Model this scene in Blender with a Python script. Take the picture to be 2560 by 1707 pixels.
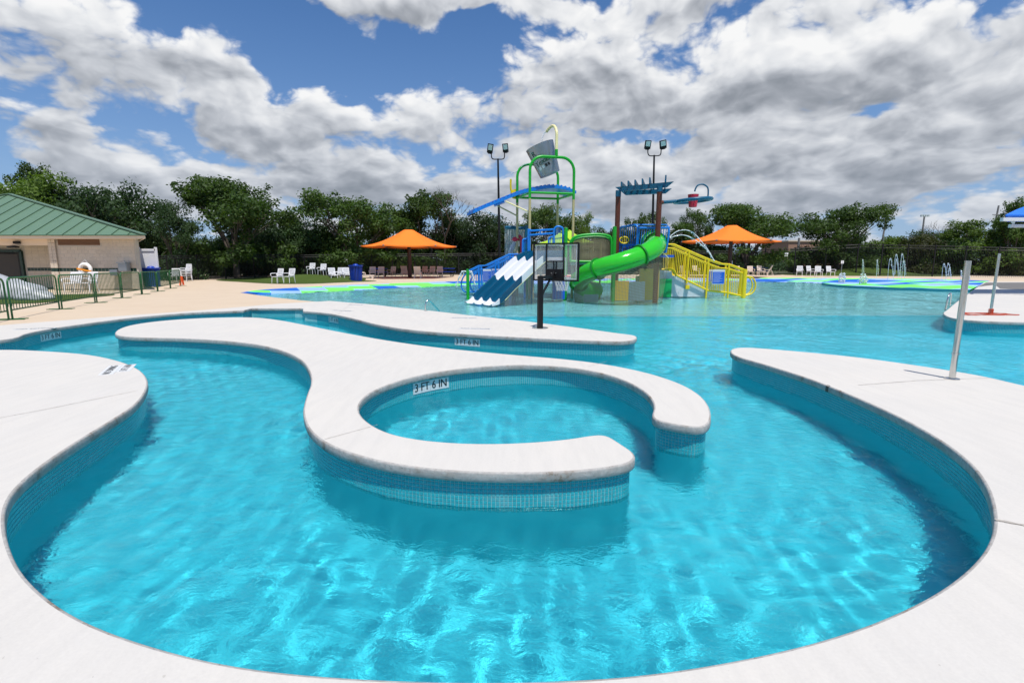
import bpy, bmesh, math, random
import numpy as np
from mathutils import Vector, Matrix, geometry
R = math.radians
sc = bpy.context.scene
C = sc.collection
for o in list(bpy.data.objects):
    bpy.data.objects.remove(o)

# ------------------------------------------------------------------ camera
CAM_H, PITCH, FPX = 1.55, R(9.0), 1285.0      # photo pixels of a 2560 x 1707 frame
cam_d = bpy.data.cameras.new('camera')
cam_d.sensor_width = 36.0
cam_d.lens = 36.0 * FPX / 2560.0
cam_d.clip_start, cam_d.clip_end = 0.05, 5000
cam = bpy.data.objects.new('camera', cam_d)
C.objects.link(cam)
cam.location = (0, 0, CAM_H)
cam.rotation_euler = (R(90) - PITCH, 0, 0)
sc.camera = cam

# ------------------------------------------------------------------ sun and view
SUN_EL = R(70)
SH = Vector((-0.36, 0.933))                     # the way shadows fall on the ground
sd = Vector((SH.x * math.cos(SUN_EL), SH.y * math.cos(SUN_EL), -math.sin(SUN_EL)))
sun_d = bpy.data.lights.new('sun', 'SUN')
sun_d.energy = 4.6
sun_d.angle = R(0.53)
sun_d.color = (1.0, 0.955, 0.89)
sun = bpy.data.objects.new('sun', sun_d)
C.objects.link(sun)
sun.location = (0, 0, 60)
sun.rotation_euler = sd.to_track_quat('-Z', 'Y').to_euler()
sc.view_settings.view_transform = 'Standard'
sc.view_settings.look = 'None'
sc.view_settings.gamma = 1.0
sc.view_settings.exposure = 0.0
sc.view_settings.use_curve_mapping = False
sc.cycles.max_bounces = 8
sc.cycles.diffuse_bounces = 3
sc.cycles.glossy_bounces = 3
sc.cycles.transparent_max_bounces = 16
sc.cycles.transmission_bounces = 6
sc.cycles.use_denoising = True
sc.cycles.adaptive_threshold = 0.02
sc.cycles.sample_clamp_indirect = 6.0

# ------------------------------------------------------------------ node helpers
class NT:
    def __init__(self, tree):
        self.t = tree
    def n(self, typ, **kw):
        nd = self.t.nodes.new(typ)
        for k, v in kw.items():
            setattr(nd, k, v)
        return nd
    def link(self, a, b):
        self.t.links.new(a, b)
    def setin(self, nd, i, v):
        if v is None:
            return
        if isinstance(v, bpy.types.NodeSocket):
            self.link(v, nd.inputs[i])
        else:
            nd.inputs[i].default_value = v
    def math(self, op, a, b=None, c=None, clamp=False):
        nd = self.n('ShaderNodeMath', operation=op)
        nd.use_clamp = clamp
        self.setin(nd, 0, a); self.setin(nd, 1, b); self.setin(nd, 2, c)
        return nd.outputs[0]
    def vmath(self, op, a, b=None):
        nd = self.n('ShaderNodeVectorMath', operation=op)
        self.setin(nd, 0, a); self.setin(nd, 1, b)
        return nd.outputs['Value'] if op in ('DOT_PRODUCT', 'LENGTH', 'DISTANCE') else nd.outputs[0]
    def mix(self, f, a, b, mode='MIX'):
        nd = self.n('ShaderNodeMix', data_type='RGBA', blend_type=mode)
        self.setin(nd, 0, f); self.setin(nd, 6, a); self.setin(nd, 7, b)
        return nd.outputs[2]
    def ramp(self, f, stops, interp='LINEAR'):
        nd = self.n('ShaderNodeValToRGB')
        cr = nd.color_ramp
        cr.interpolation = interp
        while len(cr.elements) < len(stops):
            cr.elements.new(0.5)
        for e, (p, c) in zip(cr.elements, stops):
            e.position = p
            e.color = (c[0], c[1], c[2], 1) if not isinstance(c, (int, float)) else (c, c, c, 1)
        self.link(f, nd.inputs[0])
        return nd.outputs[0]
    def noise(self, vec, scale, detail=4, rough=0.55, dist=0.0, out=0, dim='3D'):
        nd = self.n('ShaderNodeTexNoise', noise_dimensions=dim)
        if vec is not None:
            self.link(vec, nd.inputs['Vector'])
        nd.inputs['Scale'].default_value = scale
        nd.inputs['Detail'].default_value = detail
        nd.inputs['Roughness'].default_value = rough
        nd.inputs['Distortion'].default_value = dist
        return nd.outputs[out]
    def mapping(self, vec, scale=(1, 1, 1), rot=(0, 0, 0), loc=(0, 0, 0)):
        nd = self.n('ShaderNodeMapping')
        self.link(vec, nd.inputs[0])
        nd.inputs['Location'].default_value = loc
        nd.inputs['Rotation'].default_value = rot
        nd.inputs['Scale'].default_value = scale
        return nd.outputs[0]
    def obj(self):
        return self.n('ShaderNodeTexCoord').outputs['Object']
    def pos(self):
        return self.n('ShaderNodeNewGeometry').outputs['Position']
    def bump(self, h, strength=0.3, dist=0.01):
        nd = self.n('ShaderNodeBump')
        nd.inputs['Strength'].default_value = strength
        nd.inputs['Distance'].default_value = dist
        self.link(h, nd.inputs['Height'])
        return nd.outputs[0]

MATS = {}
def new_mat(name):
    m = bpy.data.materials.new(name)
    m.use_nodes = True
    nt = NT(m.node_tree)
    MATS[name] = m
    return m, nt, m.node_tree.nodes['Principled BSDF']

def srgb(r, g, b):
    f = lambda c: (c / 255 / 12.92) if c <= 10 else ((c / 255 + 0.055) / 1.055) ** 2.4
    return (f(r), f(g), f(b))

def simple(name, col, rough=0.5, metal=0.0, vary=0.12, scale=6.0, bump=0.0, spec=0.5, dirt=None, bscale=None):
    """colour with a little mottling, relief and wear"""
    m, nt, b = new_mat(name)
    p = nt.pos()
    nz = nt.noise(p, scale, 5, 0.6)
    f = nt.math('MULTIPLY_ADD', nz, vary * 2, 1 - vary)
    c = nt.mix(1.0, (*col, 1), f, 'MULTIPLY')
    if dirt:
        d = nt.ramp(nt.noise(p, scale * 0.35, 6, 0.7), [(0.52, 0), (0.72, 1)])
        c = nt.mix(nt.math('MULTIPLY', d, dirt[3]), c, (*dirt[:3], 1))
    nt.link(c, b.inputs['Base Color'])
    nt.link(nt.math('MULTIPLY_ADD', nz, 0.2, max(0.02, rough - 0.1)), b.inputs['Roughness'])
    b.inputs['Metallic'].default_value = metal
    b.inputs['Specular IOR Level'].default_value = spec
    if bump:
        nt.link(nt.bump(nt.noise(p, bscale or scale * 6, 4, 0.6), bump, 0.01), b.inputs['Normal'])
    return m

# ------------------------------------------------------------------ sky (world)
w = bpy.data.worlds.new('World')
sc.world = w
w.use_nodes = True
wn = NT(w.node_tree)
bg = w.node_tree.nodes['Background']
bg.inputs['Strength'].default_value = 0.10
sky = wn.n('ShaderNodeTexSky', sky_type='NISHITA')
sky.sun_disc = False
sky.sun_elevation = SUN_EL
sky.sun_rotation = math.atan2(-SH.x, -SH.y)
sky.altitude = 200
sky.air_density = 1.0
sky.dust_density = 0.4
sky.ozone_density = 3.0

def ray(px, py):
    u = (px - 1280.0) / FPX; v = (853.5 - py) / FPX
    c, s = math.cos(PITCH), math.sin(PITCH)
    return Vector((u, c + v * s, -s + v * c))
def at(px, py, Y):
    """point seen at a photo pixel, at forward distance Y"""
    d = ray(px, py)
    return Vector((0, 0, CAM_H)) + d * (Y / d.y)
def gp(px, py, z=0.0):
    """point seen at a photo pixel, on the level z"""
    d = ray(px, py)
    return Vector((0, 0, CAM_H)) + d * ((z - CAM_H) / d.z)
DISP = 2560.0 / 2352.0

# (x, y, rx, ry, weight): where the photo's sky has cloud (+) and blue (-)
BLOBS = [(110, 80, 240, 100, .62), (290, 130, 100, 60, .40), (480, 110, 125, 50, .72), (505, 190, 80, 22, .30),
         (105, 310, 120, 55, .55), (80, 230, 70, 22, .16), (640, 260, 190, 80, .55), (880, 300, 220, 90, .55), (900, 400, 420, 55, .5),
         (420, 400, 320, 55, .36), (870, 5, 140, 50, .85), (1180, 0, 180, 36, .75), (1300, 150, 170, 110, .58),
         (1260, 300, 150, 55, .5), (1620, 190, 270, 110, .62), (1580, 0, 190, 45, .6), (2050, 110, 380, 150, .6),
         (2200, 260, 260, 80, .5), (1820, 345, 150, 60, .55), (1560, 370, 170, 45, .48), (2120, 370, 280, 70, .55),
         (1400, 420, 300, 50, .4), (1700, 450, 500, 45, .42), (1000, 90, 60, 25, .2), (700, 110, 55, 30, .34), (950, 130, 70, 40, .36), (800, 120, 40, 30, .3),
         (640, 60, 190, 75, -.7), (830, 140, 270, 70, -.66), (320, 235, 150, 50, -.62), (350, 40, 60, 60, -.45), (1100, 80, 80, 70, -.4),
         (1450, 318, 120, 16, -.42), (1960, 245, 60, 30, -.42), (1740, 275, 170, 16, -.35), (40, 230, 60, 40, -.3),
         (1870, 470, 60, 60, -.1)]

gen = wn.n('ShaderNodeTexCoord').outputs['Generated']
sep = wn.n('ShaderNodeSeparateXYZ'); wn.link(gen, sep.inputs[0])
dx, dy, dz = sep.outputs
az = wn.math('ARCTAN2', dx, dy)
el = wn.math('ARCSINE', dz)
elp = wn.math('MAXIMUM', el, 0.0)
# the cloud deck seen edge-on gets flatter towards the horizon
zz = wn.math('ADD', wn.math('MAXIMUM', dz, 0.0), 0.16)
comb = wn.n('ShaderNodeCombineXYZ')
wn.link(wn.math('DIVIDE', dx, zz), comb.inputs[0]); wn.link(wn.math('DIVIDE', dy, zz), comb.inputs[1])
big = wn.noise(wn.mapping(comb.outputs[0], (1, 1, 1), (0, 0, 0), (3.1, 1.7, 0.0)), 0.85, 2, 0.5)
# billows shrink towards the horizon
sq = wn.math('POWER', wn.math('ADD', elp, 0.03), 0.55)
cv = wn.n('ShaderNodeCombineXYZ')
wn.link(az, cv.inputs[0]); wn.link(wn.math('MULTIPLY', sq, 1.75), cv.inputs[1])
wob = wn.vmath('SUBTRACT', wn.noise(cv.outputs[0], 4.2, 3, 0.6, out=1), (0.5, 0.5, 0.5))
aew = wn.vmath('ADD', cv.outputs[0], wn.vmath('MULTIPLY', wob, (0.10, 0.10, 0.0)))
def puffs(vec, scale, detail):
    nd = wn.n('ShaderNodeTexVoronoi', voronoi_dimensions='2D', feature='F1')
    nd.normalize = False
    wn.link(vec, nd.inputs['Vector'])
    nd.inputs['Scale'].default_value = scale; nd.inputs['Detail'].default_value = detail
    nd.inputs['Roughness'].default_value = 0.55; nd.inputs['Lacunarity'].default_value = 2.3
    return nd.outputs['Distance']
fbm = wn.noise(aew, 6.0, 6, 0.62)
LIGHT = wn.vmath('ADD', aew, (0.012, 0.030, 0.0))
pf, pf_up = puffs(aew, 5.5, 3.5), puffs(LIGHT, 5.5, 2.6)
fine = wn.math('SUBTRACT', wn.math('MULTIPLY_ADD', fbm, 1.0, 0.36), wn.math('MULTIPLY', pf, 0.46))
ae = wn.n('ShaderNodeCombineXYZ'); wn.link(az, ae.inputs[0]); wn.link(el, ae.inputs[1])
aeo = wn.vmath('ADD', ae.outputs[0], wn.vmath('MULTIPLY', wob, (0.26, 0.15, 0.0)))
tot, grad = None, None
for (bx, by, rx, ry, wt) in BLOBS:
    d = ray(bx * DISP, by * DISP).normalized()
    e2 = ray((bx + rx) * DISP, by * DISP).normalized(); e3 = ray(bx * DISP, (by - ry) * DISP).normalized()
    a0, e0 = math.atan2(d.x, d.y), math.asin(d.z)
    sa = abs(math.atan2(e2.x, e2.y) - a0); se = abs(math.asin(e3.z) - e0)
    q = wn.vmath('MULTIPLY_ADD', aeo, (1 / sa, 1 / se, 0))
    q.node.inputs[2].default_value = (-a0 / sa, -e0 / se, 0)
    gq = wn.math('POWER', math.exp(-0.8), wn.vmath('DOT_PRODUCT', q, q))
    tot = wn.math('MULTIPLY', gq, wt) if tot is None else wn.math('MULTIPLY_ADD', gq, wt, tot)
    if wt > 0.38 and ry >= 40:
        # how far above the middle of this cloud we are: tops are sunlit, bases grey
        gv = wn.vmath('MULTIPLY_ADD', q, wn.math('MULTIPLY', gq, wt))
        if grad is not None: wn.link(grad, gv.node.inputs[2])
        else: gv.node.inputs[2].default_value = (0, 0, 0)
        grad = gv
gs = wn.n('ShaderNodeSeparateXYZ'); wn.link(grad, gs.inputs[0])
tot = wn.math('MINIMUM', wn.math('MAXIMUM', tot, -0.6), 0.68)
hz = wn.math('MULTIPLY', wn.math('EXPONENT', wn.math('MULTIPLY', elp, -5.5)), 0.44)
d0 = wn.math('ADD', wn.math('MULTIPLY_ADD', wn.math('SUBTRACT', big, 0.5), 0.8, hz), wn.math('MULTIPLY_ADD', wn.math('SUBTRACT', fine, 0.5), 2.0, tot))
alpha = wn.ramp(d0, [(0.0, 0), (0.40, 1)], 'EASE')
r1 = wn.math('MULTIPLY', wn.math('SUBTRACT', pf_up, pf), 0.66)
r2 = wn.math('MULTIPLY', gs.outputs[1], 0.80)
thick = wn.math('MULTIPLY', wn.math('SUBTRACT', d0, 0.30), -0.20)
lit = wn.math('ADD', wn.math('ADD', wn.math('ADD', r1, r2), thick), 0.67, clamp=True)
ccol = wn.ramp(lit, [(0.0, (0.20, 0.225, 0.26)), (0.30, (0.36, 0.385, 0.43)), (0.55, (0.57, 0.595, 0.64)), (0.80, (0.80, 0.815, 0.84)), (1.0, (0.95, 0.95, 0.95))])
ccol = wn.mix(1.0, ccol, (10.0, 10.0, 10.0, 1), 'MULTIPLY')
skc = wn.mix(1.0, sky.outputs[0], (0.27, 0.68, 1.08, 1), 'MULTIPLY')
skc = wn.mix(wn.math('MULTIPLY', wn.math('EXPONENT', wn.math('MULTIPLY', elp, -4.5)), 0.85), skc, (3.6, 5.0, 7.2, 1))
fin = wn.mix(alpha, skc, ccol)
# haze low over the horizon
hzf = wn.math('MULTIPLY', wn.math('EXPONENT', wn.math('MULTIPLY', elp, -9.0)), 0.50)
fin = wn.mix(hzf, fin, (4.3, 5.2, 6.6, 1))
wn.link(fin, bg.inputs['Color'])
w.cycles.sampling_method = 'MANUAL'
w.cycles.sample_map_resolution = 256

# ------------------------------------------------------------------ building helpers
def tagit(o, label=None, cat=None, group=None, kind=None):
    if label: o['label'] = label
    if cat: o['category'] = cat
    if group: o['group'] = group
    if kind: o['kind'] = kind
    return o
def wloc(o):
    v = Vector((0, 0, 0))
    while o is not None:
        v = v + o.location
        o = o.parent
    return v
def thing(name, label, cat, loc=(0, 0, 0), group=None, rz=0.0):
    o = bpy.data.objects.new(name, None)
    o.empty_display_size = 0.2
    C.objects.link(o)
    o.location = loc
    o.rotation_euler = (0, 0, rz)
    return tagit(o, label, cat, group)
def link_mesh(name, me, mat, parent=None):
    o = bpy.data.objects.new(name, me)
    C.objects.link(o)
    if mat is not None and len(me.materials) == 0:
        me.materials.append(mat)
    if parent is not None:
        o.parent = parent
    return o
def copy_tree(o, loc=None, rz=None, parent=None, label=None, scale=None):
    c = o.copy()
    C.objects.link(c)
    if parent is not None: c.parent = parent
    if loc is not None: c.location = loc
    if rz is not None: c.rotation_euler = (0, 0, rz)
    if scale is not None: c.scale = scale if not isinstance(scale, (int, float)) else (scale,) * 3
    if label: c['label'] = label
    for ch in list(o.children):
        copy_tree(ch, parent=c)
    return c

class MB:
    def __init__(self):
        self.v = []; self.f = []
    def add(self, vs, fs):
        k = len(self.v)
        self.v.extend([tuple(p) for p in vs])
        self.f.extend([tuple(i + k for i in f) for f in fs])
        return self
    def box(self, c, s, rot=None):
        hx, hy, hz = s[0] / 2, s[1] / 2, s[2] / 2
        vs = [Vector((x, y, z)) for x in (-hx, hx) for y in (-hy, hy) for z in (-hz, hz)]
        if rot is not None:
            if isinstance(rot, (int, float)): rot = Matrix.Rotation(rot, 3, 'Z')
            vs = [rot @ p for p in vs]
        c = Vector(c)
        return self.add([p + c for p in vs], [(0, 1, 3, 2), (4, 6, 7, 5), (0, 4, 5, 1), (2, 3, 7, 6), (0, 2, 6, 4), (1, 5, 7, 3)])
    def bar(self, p0, p1, w_, h_, up=(0, 0, 1)):
        p0, p1 = Vector(p0), Vector(p1)
        d = (p1 - p0); L = d.length; d = d / L
        up = Vector(up)
        if abs(d.dot(up)) > 0.98: up = Vector((0, 1, 0))
        s = d.cross(up).normalized(); u = s.cross(d)
        m = Matrix((s, d, u)).transposed()
        return self.box((p0 + p1) / 2, (w_, L, h_), m)
    def tube(self, pts, r, n=8, caps=True, closed=False):
        pts = [Vector(p) for p in pts]
        m = len(pts)
        rr = r if isinstance(r, (list, tuple)) else [r] * m
        t0 = (pts[1] - pts[0]).normalized()
        ref = Vector((0, 0, 1)) if abs(t0.z) < 0.9 else Vector((0, 1, 0))
        nrm = t0.cross(ref).normalized()
        vs = []
        for i in range(m):
            if closed: t = (pts[(i + 1) % m] - pts[i - 1]).normalized()
            elif i == 0: t = t0
            elif i == m - 1: t = (pts[-1] - pts[-2]).normalized()
            else: t = (pts[i + 1] - pts[i - 1]).normalized()
            nrm = (nrm - t * nrm.dot(t))
            nrm = nrm.normalized() if nrm.length > 1e-6 else t.orthogonal().normalized()
            b = t.cross(nrm)
            for k in range(n):
                a = 2 * math.pi * k / n
                vs.append(pts[i] + (nrm * math.cos(a) + b * math.sin(a)) * rr[i])
        fs = []
        for i in range(m if closed else m - 1):
            j = (i + 1) % m
            for k in range(n):
                fs.append((i * n + k, i * n + (k + 1) % n, j * n + (k + 1) % n, j * n + k))
        if caps and not closed:
            fs.append(tuple(reversed(range(n)))); fs.append(tuple(range((m - 1) * n, m * n)))
        return self.add(vs, fs)
    def cyl(self, p0, p1, r, n=10, r1=None):
        return self.tube([p0, p1], [r, r if r1 is None else r1], n)
    def prism(self, poly, z0, z1):
        n = len(poly)
        vs = [(p[0], p[1], z0) for p in poly] + [(p[0], p[1], z1) for p in poly]
        fs = [tuple(reversed(range(n))), tuple(range(n, 2 * n))] + [(i, (i + 1) % n, n + (i + 1) % n, n + i) for i in range(n)]
        return self.add(vs, fs)
    def lathe(self, prof, c=(0, 0, 0), n=16, cap=True):
        vs = []
        for (r, z) in prof:
            for k in range(n):
                a = 2 * math.pi * k / n
                vs.append((c[0] + r * math.cos(a), c[1] + r * math.sin(a), c[2] + z))
        fs = []
        for i in range(len(prof) - 1):
            for k in range(n):
                fs.append((i * n + k, i * n + (k + 1) % n, (i + 1) * n + (k + 1) % n, (i + 1) * n + k))
        if cap:
            fs.append(tuple(reversed(range(n)))); m = len(prof) - 1
            fs.append(tuple(range(m * n, m * n + n)))
        return self.add(vs, fs)
    def grid(self, rows, closed=False):
        """rows: list of lists of points"""
        n = len(rows[0]); vs = [p for r_ in rows for p in r_]
        fs = []
        for i in range(len(rows) - 1):
            for k in range(n if closed else n - 1):
                fs.append((i * n + k, i * n + (k + 1) % n, (i + 1) * n + (k + 1) % n, (i + 1) * n + k))
        return self.add(vs, fs)
    def mesh(self, name, smooth=0.0, bevel=0.0, seg=2):
        me = bpy.data.meshes.new(name)
        me.from_pydata(self.v, [], self.f)
        if bevel:
            bm = bmesh.new(); bm.from_mesh(me)
            bmesh.ops.remove_doubles(bm, verts=bm.verts, dist=1e-5)
            ed = [e for e in bm.edges if len(e.link_faces) == 2 and e.calc_face_angle(0) > 0.6]
            bmesh.ops.bevel(bm, geom=ed, offset=bevel, segments=seg, affect='EDGES', profile=0.6, clamp_overlap=True)
            bm.to_mesh(me); bm.free()
        me.validate(); me.update()
        if smooth:
            me.shade_smooth()
            me.set_sharp_from_angle(angle=R(smooth))
        return me
    def build(self, name, mat, parent=None, smooth=0.0, bevel=0.0, seg=2):
        """vertices are in world space; they are moved into the parent's space"""
        me = self.mesh(name, smooth, bevel, seg)
        if parent is not None:
            off = wloc(parent)
            if off.length > 1e-9: me.transform(Matrix.Translation(-off))
        return link_mesh(name, me, mat, parent)

def smooth_path(pts, closed=False, per=8):
    """Catmull-Rom through the points"""
    P = [Vector(p) for p in pts]; n = len(P); out = []
    rng = range(n) if closed else range(n - 1)
    for i in rng:
        if closed: a, b, c, d = P[i - 1], P[i], P[(i + 1) % n], P[(i + 2) % n]
        else:
            b, c = P[i], P[i + 1]
            a = P[i - 1] if i else b * 2 - c
            d = P[i + 2] if i + 2 < n else c * 2 - b
        for k in range(per):
            t = k / per
            out.append(0.5 * ((2 * b) + (c - a) * t + (2 * a - 5 * b + 4 * c - d) * t * t + (3 * b - a - 3 * c + d) * t ** 3))
    if not closed: out.append(P[-1])
    return out
def resample(pts, step, closed=False):
    P = [Vector(p) for p in pts]
    if closed: P = P + [P[0]]
    L = [0.0]
    for i in range(1, len(P)): L.append(L[-1] + (P[i] - P[i - 1]).length)
    n = max(2, int(round(L[-1] / step))); out = []; j = 0
    for k in range(n if closed else n + 1):
        s = L[-1] * k / n
        while j < len(L) - 2 and L[j + 1] < s: j += 1
        t = (s - L[j]) / max(1e-9, L[j + 1] - L[j])
        out.append(P[j].lerp(P[j + 1], t))
    return out
def relax(pts, it, closed=False):
    P = [Vector(p) for p in pts]; n = len(P)
    for _ in range(it):
        Q = [p.copy() for p in P]
        for i in range(n):
            if not closed and i in (0, n - 1): continue
            Q[i] = P[i] * 0.5 + (P[i - 1] + P[(i + 1) % n]) * 0.25
        P = Q
    return P
def normals2(P, closed=False):
    """right-hand normal of a 2-D path"""
    n = len(P); out = []
    for i in range(n):
        a = P[i - 1] if (closed or i) else P[0]
        b = P[(i + 1) % n] if (closed or i < n - 1) else P[-1]
        t = (b - a); t.z = 0
        t = t.normalized()
        out.append(Vector((t.y, -t.x, 0)))
    return out
def fill(poly, z=None):
    """flat polygon -> MB, triangulated"""
    tri = geometry.tessellate_polygon([[Vector((p[0], p[1], 0)) for p in poly]])
    m = MB()
    m.v = [(p[0], p[1], z if z is not None else p[2]) for p in poly]
    for t in tri:
        a, b, c = (Vector(m.v[i]) for i in t)
        up = (b.x - a.x) * (c.y - a.y) - (b.y - a.y) * (c.x - a.x)
        m.f.append(tuple(t) if up > 0 else tuple(reversed(t)))
    return m
# ================================================================== materials of the pool
WATER_Z = -0.30
def concrete(name, base, warm, streak=True, grain=60):
    m, nt, b = new_mat(name)
    p = nt.pos()
    a = nt.noise(p, 0.7, 6, 0.6)
    s = nt.noise(nt.mapping(p, (6.0, 0.9, 1), (0, 0, 0.35)), 1.6, 7, 0.62)
    fine = nt.noise(p, grain, 4, 0.6)
    sp = nt.ramp(nt.noise(p, 9.0, 6, 0.75), [(0.60, 0), (0.78, 1)])
    c = nt.mix(nt.ramp(a, [(0.35, 0), (0.7, 1)]), (*base, 1), (*warm, 1))
    c = nt.mix(nt.math('MULTIPLY', nt.ramp(s, [(0.42, 0), (0.62, 1)]), 0.28 if streak else 0.1), c, (*[x * 0.86 for x in base], 1))
    c = nt.mix(nt.math('MULTIPLY', sp, 0.30), c, (*[x * 0.72 for x in warm], 1))
    c = nt.mix(0.55, c, nt.ramp(fine, [(0.3, 0.88), (0.7, 1.0)]), 'MULTIPLY')
    pit = nt.ramp(nt.noise(p, 34.0, 2, 0.5), [(0.735, 0), (0.76, 1)])
    c = nt.mix(nt.math('MULTIPLY', pit, 0.3), c, (0.25, 0.22, 0.18, 1))
    nt.link(c, b.inputs['Base Color'])
    b.inputs['Roughness'].default_value = 0.85
    b.inputs['Specular IOR Level'].default_value = 0.25
    h = nt.math('ADD', nt.math('MULTIPLY', fine, 0.6), nt.math('MULTIPLY', s, 0.8))
    nt.link(nt.bump(h, 0.22, 0.006), b.inputs['Normal'])
    return m
M_white = concrete('white_concrete', (0.595, 0.57, 0.53), (0.63, 0.597, 0.545))
M_tan = concrete('tan_deck', (0.60, 0.475, 0.345), (0.63, 0.51, 0.38), streak=False, grain=40)
M_asph = concrete('grey_deck', (0.16, 0.155, 0.15), (0.19, 0.18, 0.165), streak=False)

# coping edge: grey cement with rust brown wear under the lip
m, nt, b = new_mat('coping_edge')
p = nt.pos()
n1 = nt.noise(p, 3.2, 7, 0.68); n2 = nt.noise(p, 26, 5, 0.65)
c = nt.mix(nt.ramp(n2, [(0.35, 0), (0.65, 1)]), (0.33, 0.318, 0.30, 1), (0.47, 0.455, 0.43, 1))
wear = nt.math('MULTIPLY', nt.ramp(n1, [(0.50, 0), (0.64, 1)]), nt.ramp(n2, [(0.42, 0), (0.55, 1)]))
c = nt.mix(nt.math('MULTIPLY', wear, 0.8), c, (0.17, 0.125, 0.085, 1))
pit = nt.ramp(nt.noise(p, 60, 2, 0.5), [(0.68, 0), (0.71, 1)])
c = nt.mix(nt.math('MULTIPLY', pit, 0.7), c, (0.10, 0.09, 0.08, 1))
nt.link(c, b.inputs['Base Color'])
b.inputs['Roughness'].default_value = 0.85
nt.link(nt.bump(nt.math('ADD', n2, nt.math('MULTIPLY', n1, 0.7)), 0.5, 0.008), b.inputs['Normal'])
M_cop = m

# mosaic tile, glazed teal; each tile a little different
def tile_mat(name, col):
    m, nt, b = new_mat(name)
    p = nt.pos()
    wn_ = nt.n('ShaderNodeTexWhiteNoise', noise_dimensions='3D')
    q = nt.vmath('FLOOR', nt.vmath('MULTIPLY', p, (31, 31, 31)))
    nt.link(q, wn_.inputs[0])
    f = nt.math('MULTIPLY_ADD', wn_.outputs[0], 0.16, 0.92)
    c = nt.mix(1.0, (*col, 1), f, 'MULTIPLY')
    sc_ = nt.ramp(nt.noise(p, 5, 6, 0.7), [(0.55, 0), (0.75, 1)])
    c = nt.mix(nt.math('MULTIPLY', sc_, 0.25), c, (0.45, 0.55, 0.55, 1))
    nt.link(c, b.inputs['Base Color'])
    b.inputs['Roughness'].default_value = 0.22
    return m
M_tile = tile_mat('teal_tile', (0.035, 0.41, 0.47))
M_tile_pale = tile_mat('pale_tile', (0.30, 0.60, 0.62))
M_grout = simple('grout', (0.42, 0.62, 0.62), 0.9, vary=0.15, scale=20)
M_plaster_wall = simple('pool_plaster_wall', (0.06, 0.54, 0.62), 0.8, vary=0.05, scale=2)
def plaster(name, c0, c1):
    m, nt, b = new_mat(name)
    p = nt.pos()
    n1 = nt.noise(p, 0.8, 5, 0.6); n2 = nt.noise(p, 6, 5, 0.65)
    c = nt.mix(nt.ramp(n1, [(0.35, 0), (0.7, 1)]), (*c0, 1), (*c1, 1))
    c = nt.mix(0.5, c, nt.ramp(n2, [(0.3, 0.86), (0.7, 1.0)]), 'MULTIPLY')
    nt.link(c, b.inputs['Base Color']); b.inputs['Roughness'].default_value = 0.8
    return m
M_floor = plaster('water_tinted_plaster', (0.085, 0.60, 0.73), (0.12, 0.68, 0.79))  # light absorbed by deep water is put into this floor colour
M_wade = plaster('pale_wading_floor', (0.60, 0.70, 0.72), (0.68, 0.77, 0.78))

# ================================================================== outlines traced on the ground
def D2(pts, z=0.0):
    return [gp(x * DISP, y * DISP, z) for (x, y) in pts]
def S2(pts, z=0.0):
    return [gp(x, y, z) for (x, y) in pts]

NEAR = [(0, 803), (100, 806), (200, 814), (270, 828), (317, 847), (338, 870), (336, 895), (312, 928), (270, 957), (200, 1000), (130, 1045),
        (70, 1090), (30, 1130), (13, 1165), (11, 1205), (20, 1250), (45, 1305), (90, 1355), (150, 1400), (230, 1440), (330, 1475),
        (450, 1508), (600, 1535), (800, 1553), (1000, 1561), (1176, 1562), (1400, 1553), (1600, 1529), (1800, 1490), (1950, 1448),
        (2080, 1396), (2180, 1340), (2250, 1278), (2280, 1222), (2281, 1168), (2262, 1110), (2220, 1057), (2150, 1005), (2060, 955),
        (1960, 910), (1860, 870), (1760, 838), (1700, 821), (1682, 813), (1677, 805), (1688, 799), (1720, 798), (1800, 804), (1950, 818),
        (2100, 838), (2250, 862), (2352, 885)]
ISLAND = [(264, 766), (275, 755), (310, 745), (380, 736), (480, 730), (580, 729), (640, 735), (700, 746), (780, 762), (880, 780),
          (1000, 797), (1150, 812), (1300, 825), (1400, 838), (1490, 857), (1560, 880), (1605, 905), (1627, 930), (1633, 952),
          (1630, 970), (1612, 981), (1580, 979), (1540, 972), (1505, 964), (1497, 953), (1502, 936), (1495, 915), (1470, 892), (1420, 868),
          (1360, 852), (1290, 842), (1200, 838), (1110, 842), (1020, 852), (940, 868), (870, 892), (835, 915), (824, 938), (835, 960),
          (870, 984), (920, 1001), (1000, 1013), (1100, 1018), (1200, 1016), (1300, 1008), (1372, 997), (1395, 999), (1425, 1018),
          (1456, 1038), (1461, 1050), (1450, 1062), (1400, 1073), (1300, 1083), (1180, 1086), (1050, 1082), (920, 1068), (820, 1045),
          (750, 1018), (712, 988), (698, 958), (697, 935), (705, 905), (714, 880), (711, 855), (695, 830), (660, 810), (600, 793),
          (520, 783), (420, 777), (330, 775), (280, 772)]
FAR_A = [(0, 850), (68, 833), (136, 820), (238, 805.5), (340, 793), (476, 781.5), (560, 778), (606, 776)]          # river's outer bank (photo px)
FAR_NICHE = [(608, 776), (628, 770.8), (632, 770.6), (754, 770.6), (757, 771.5), (757.5, 778)]
FAR_B = [(764, 778), (800, 781), (835, 785.5), (887, 797), (936, 809.5), (998, 820.5), (1064, 828), (1131, 833), (1219, 838.5), (1352, 846),
         (1484, 851.5), (1545, 853.5), (1580, 851), (1593, 844), (1584, 837.5), (1551, 833.5), (1418, 815.5), (1307, 802), (1175, 788),
         (1086, 777.6), (998, 769), (932, 761), (865, 755.5), (825, 752)]
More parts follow.
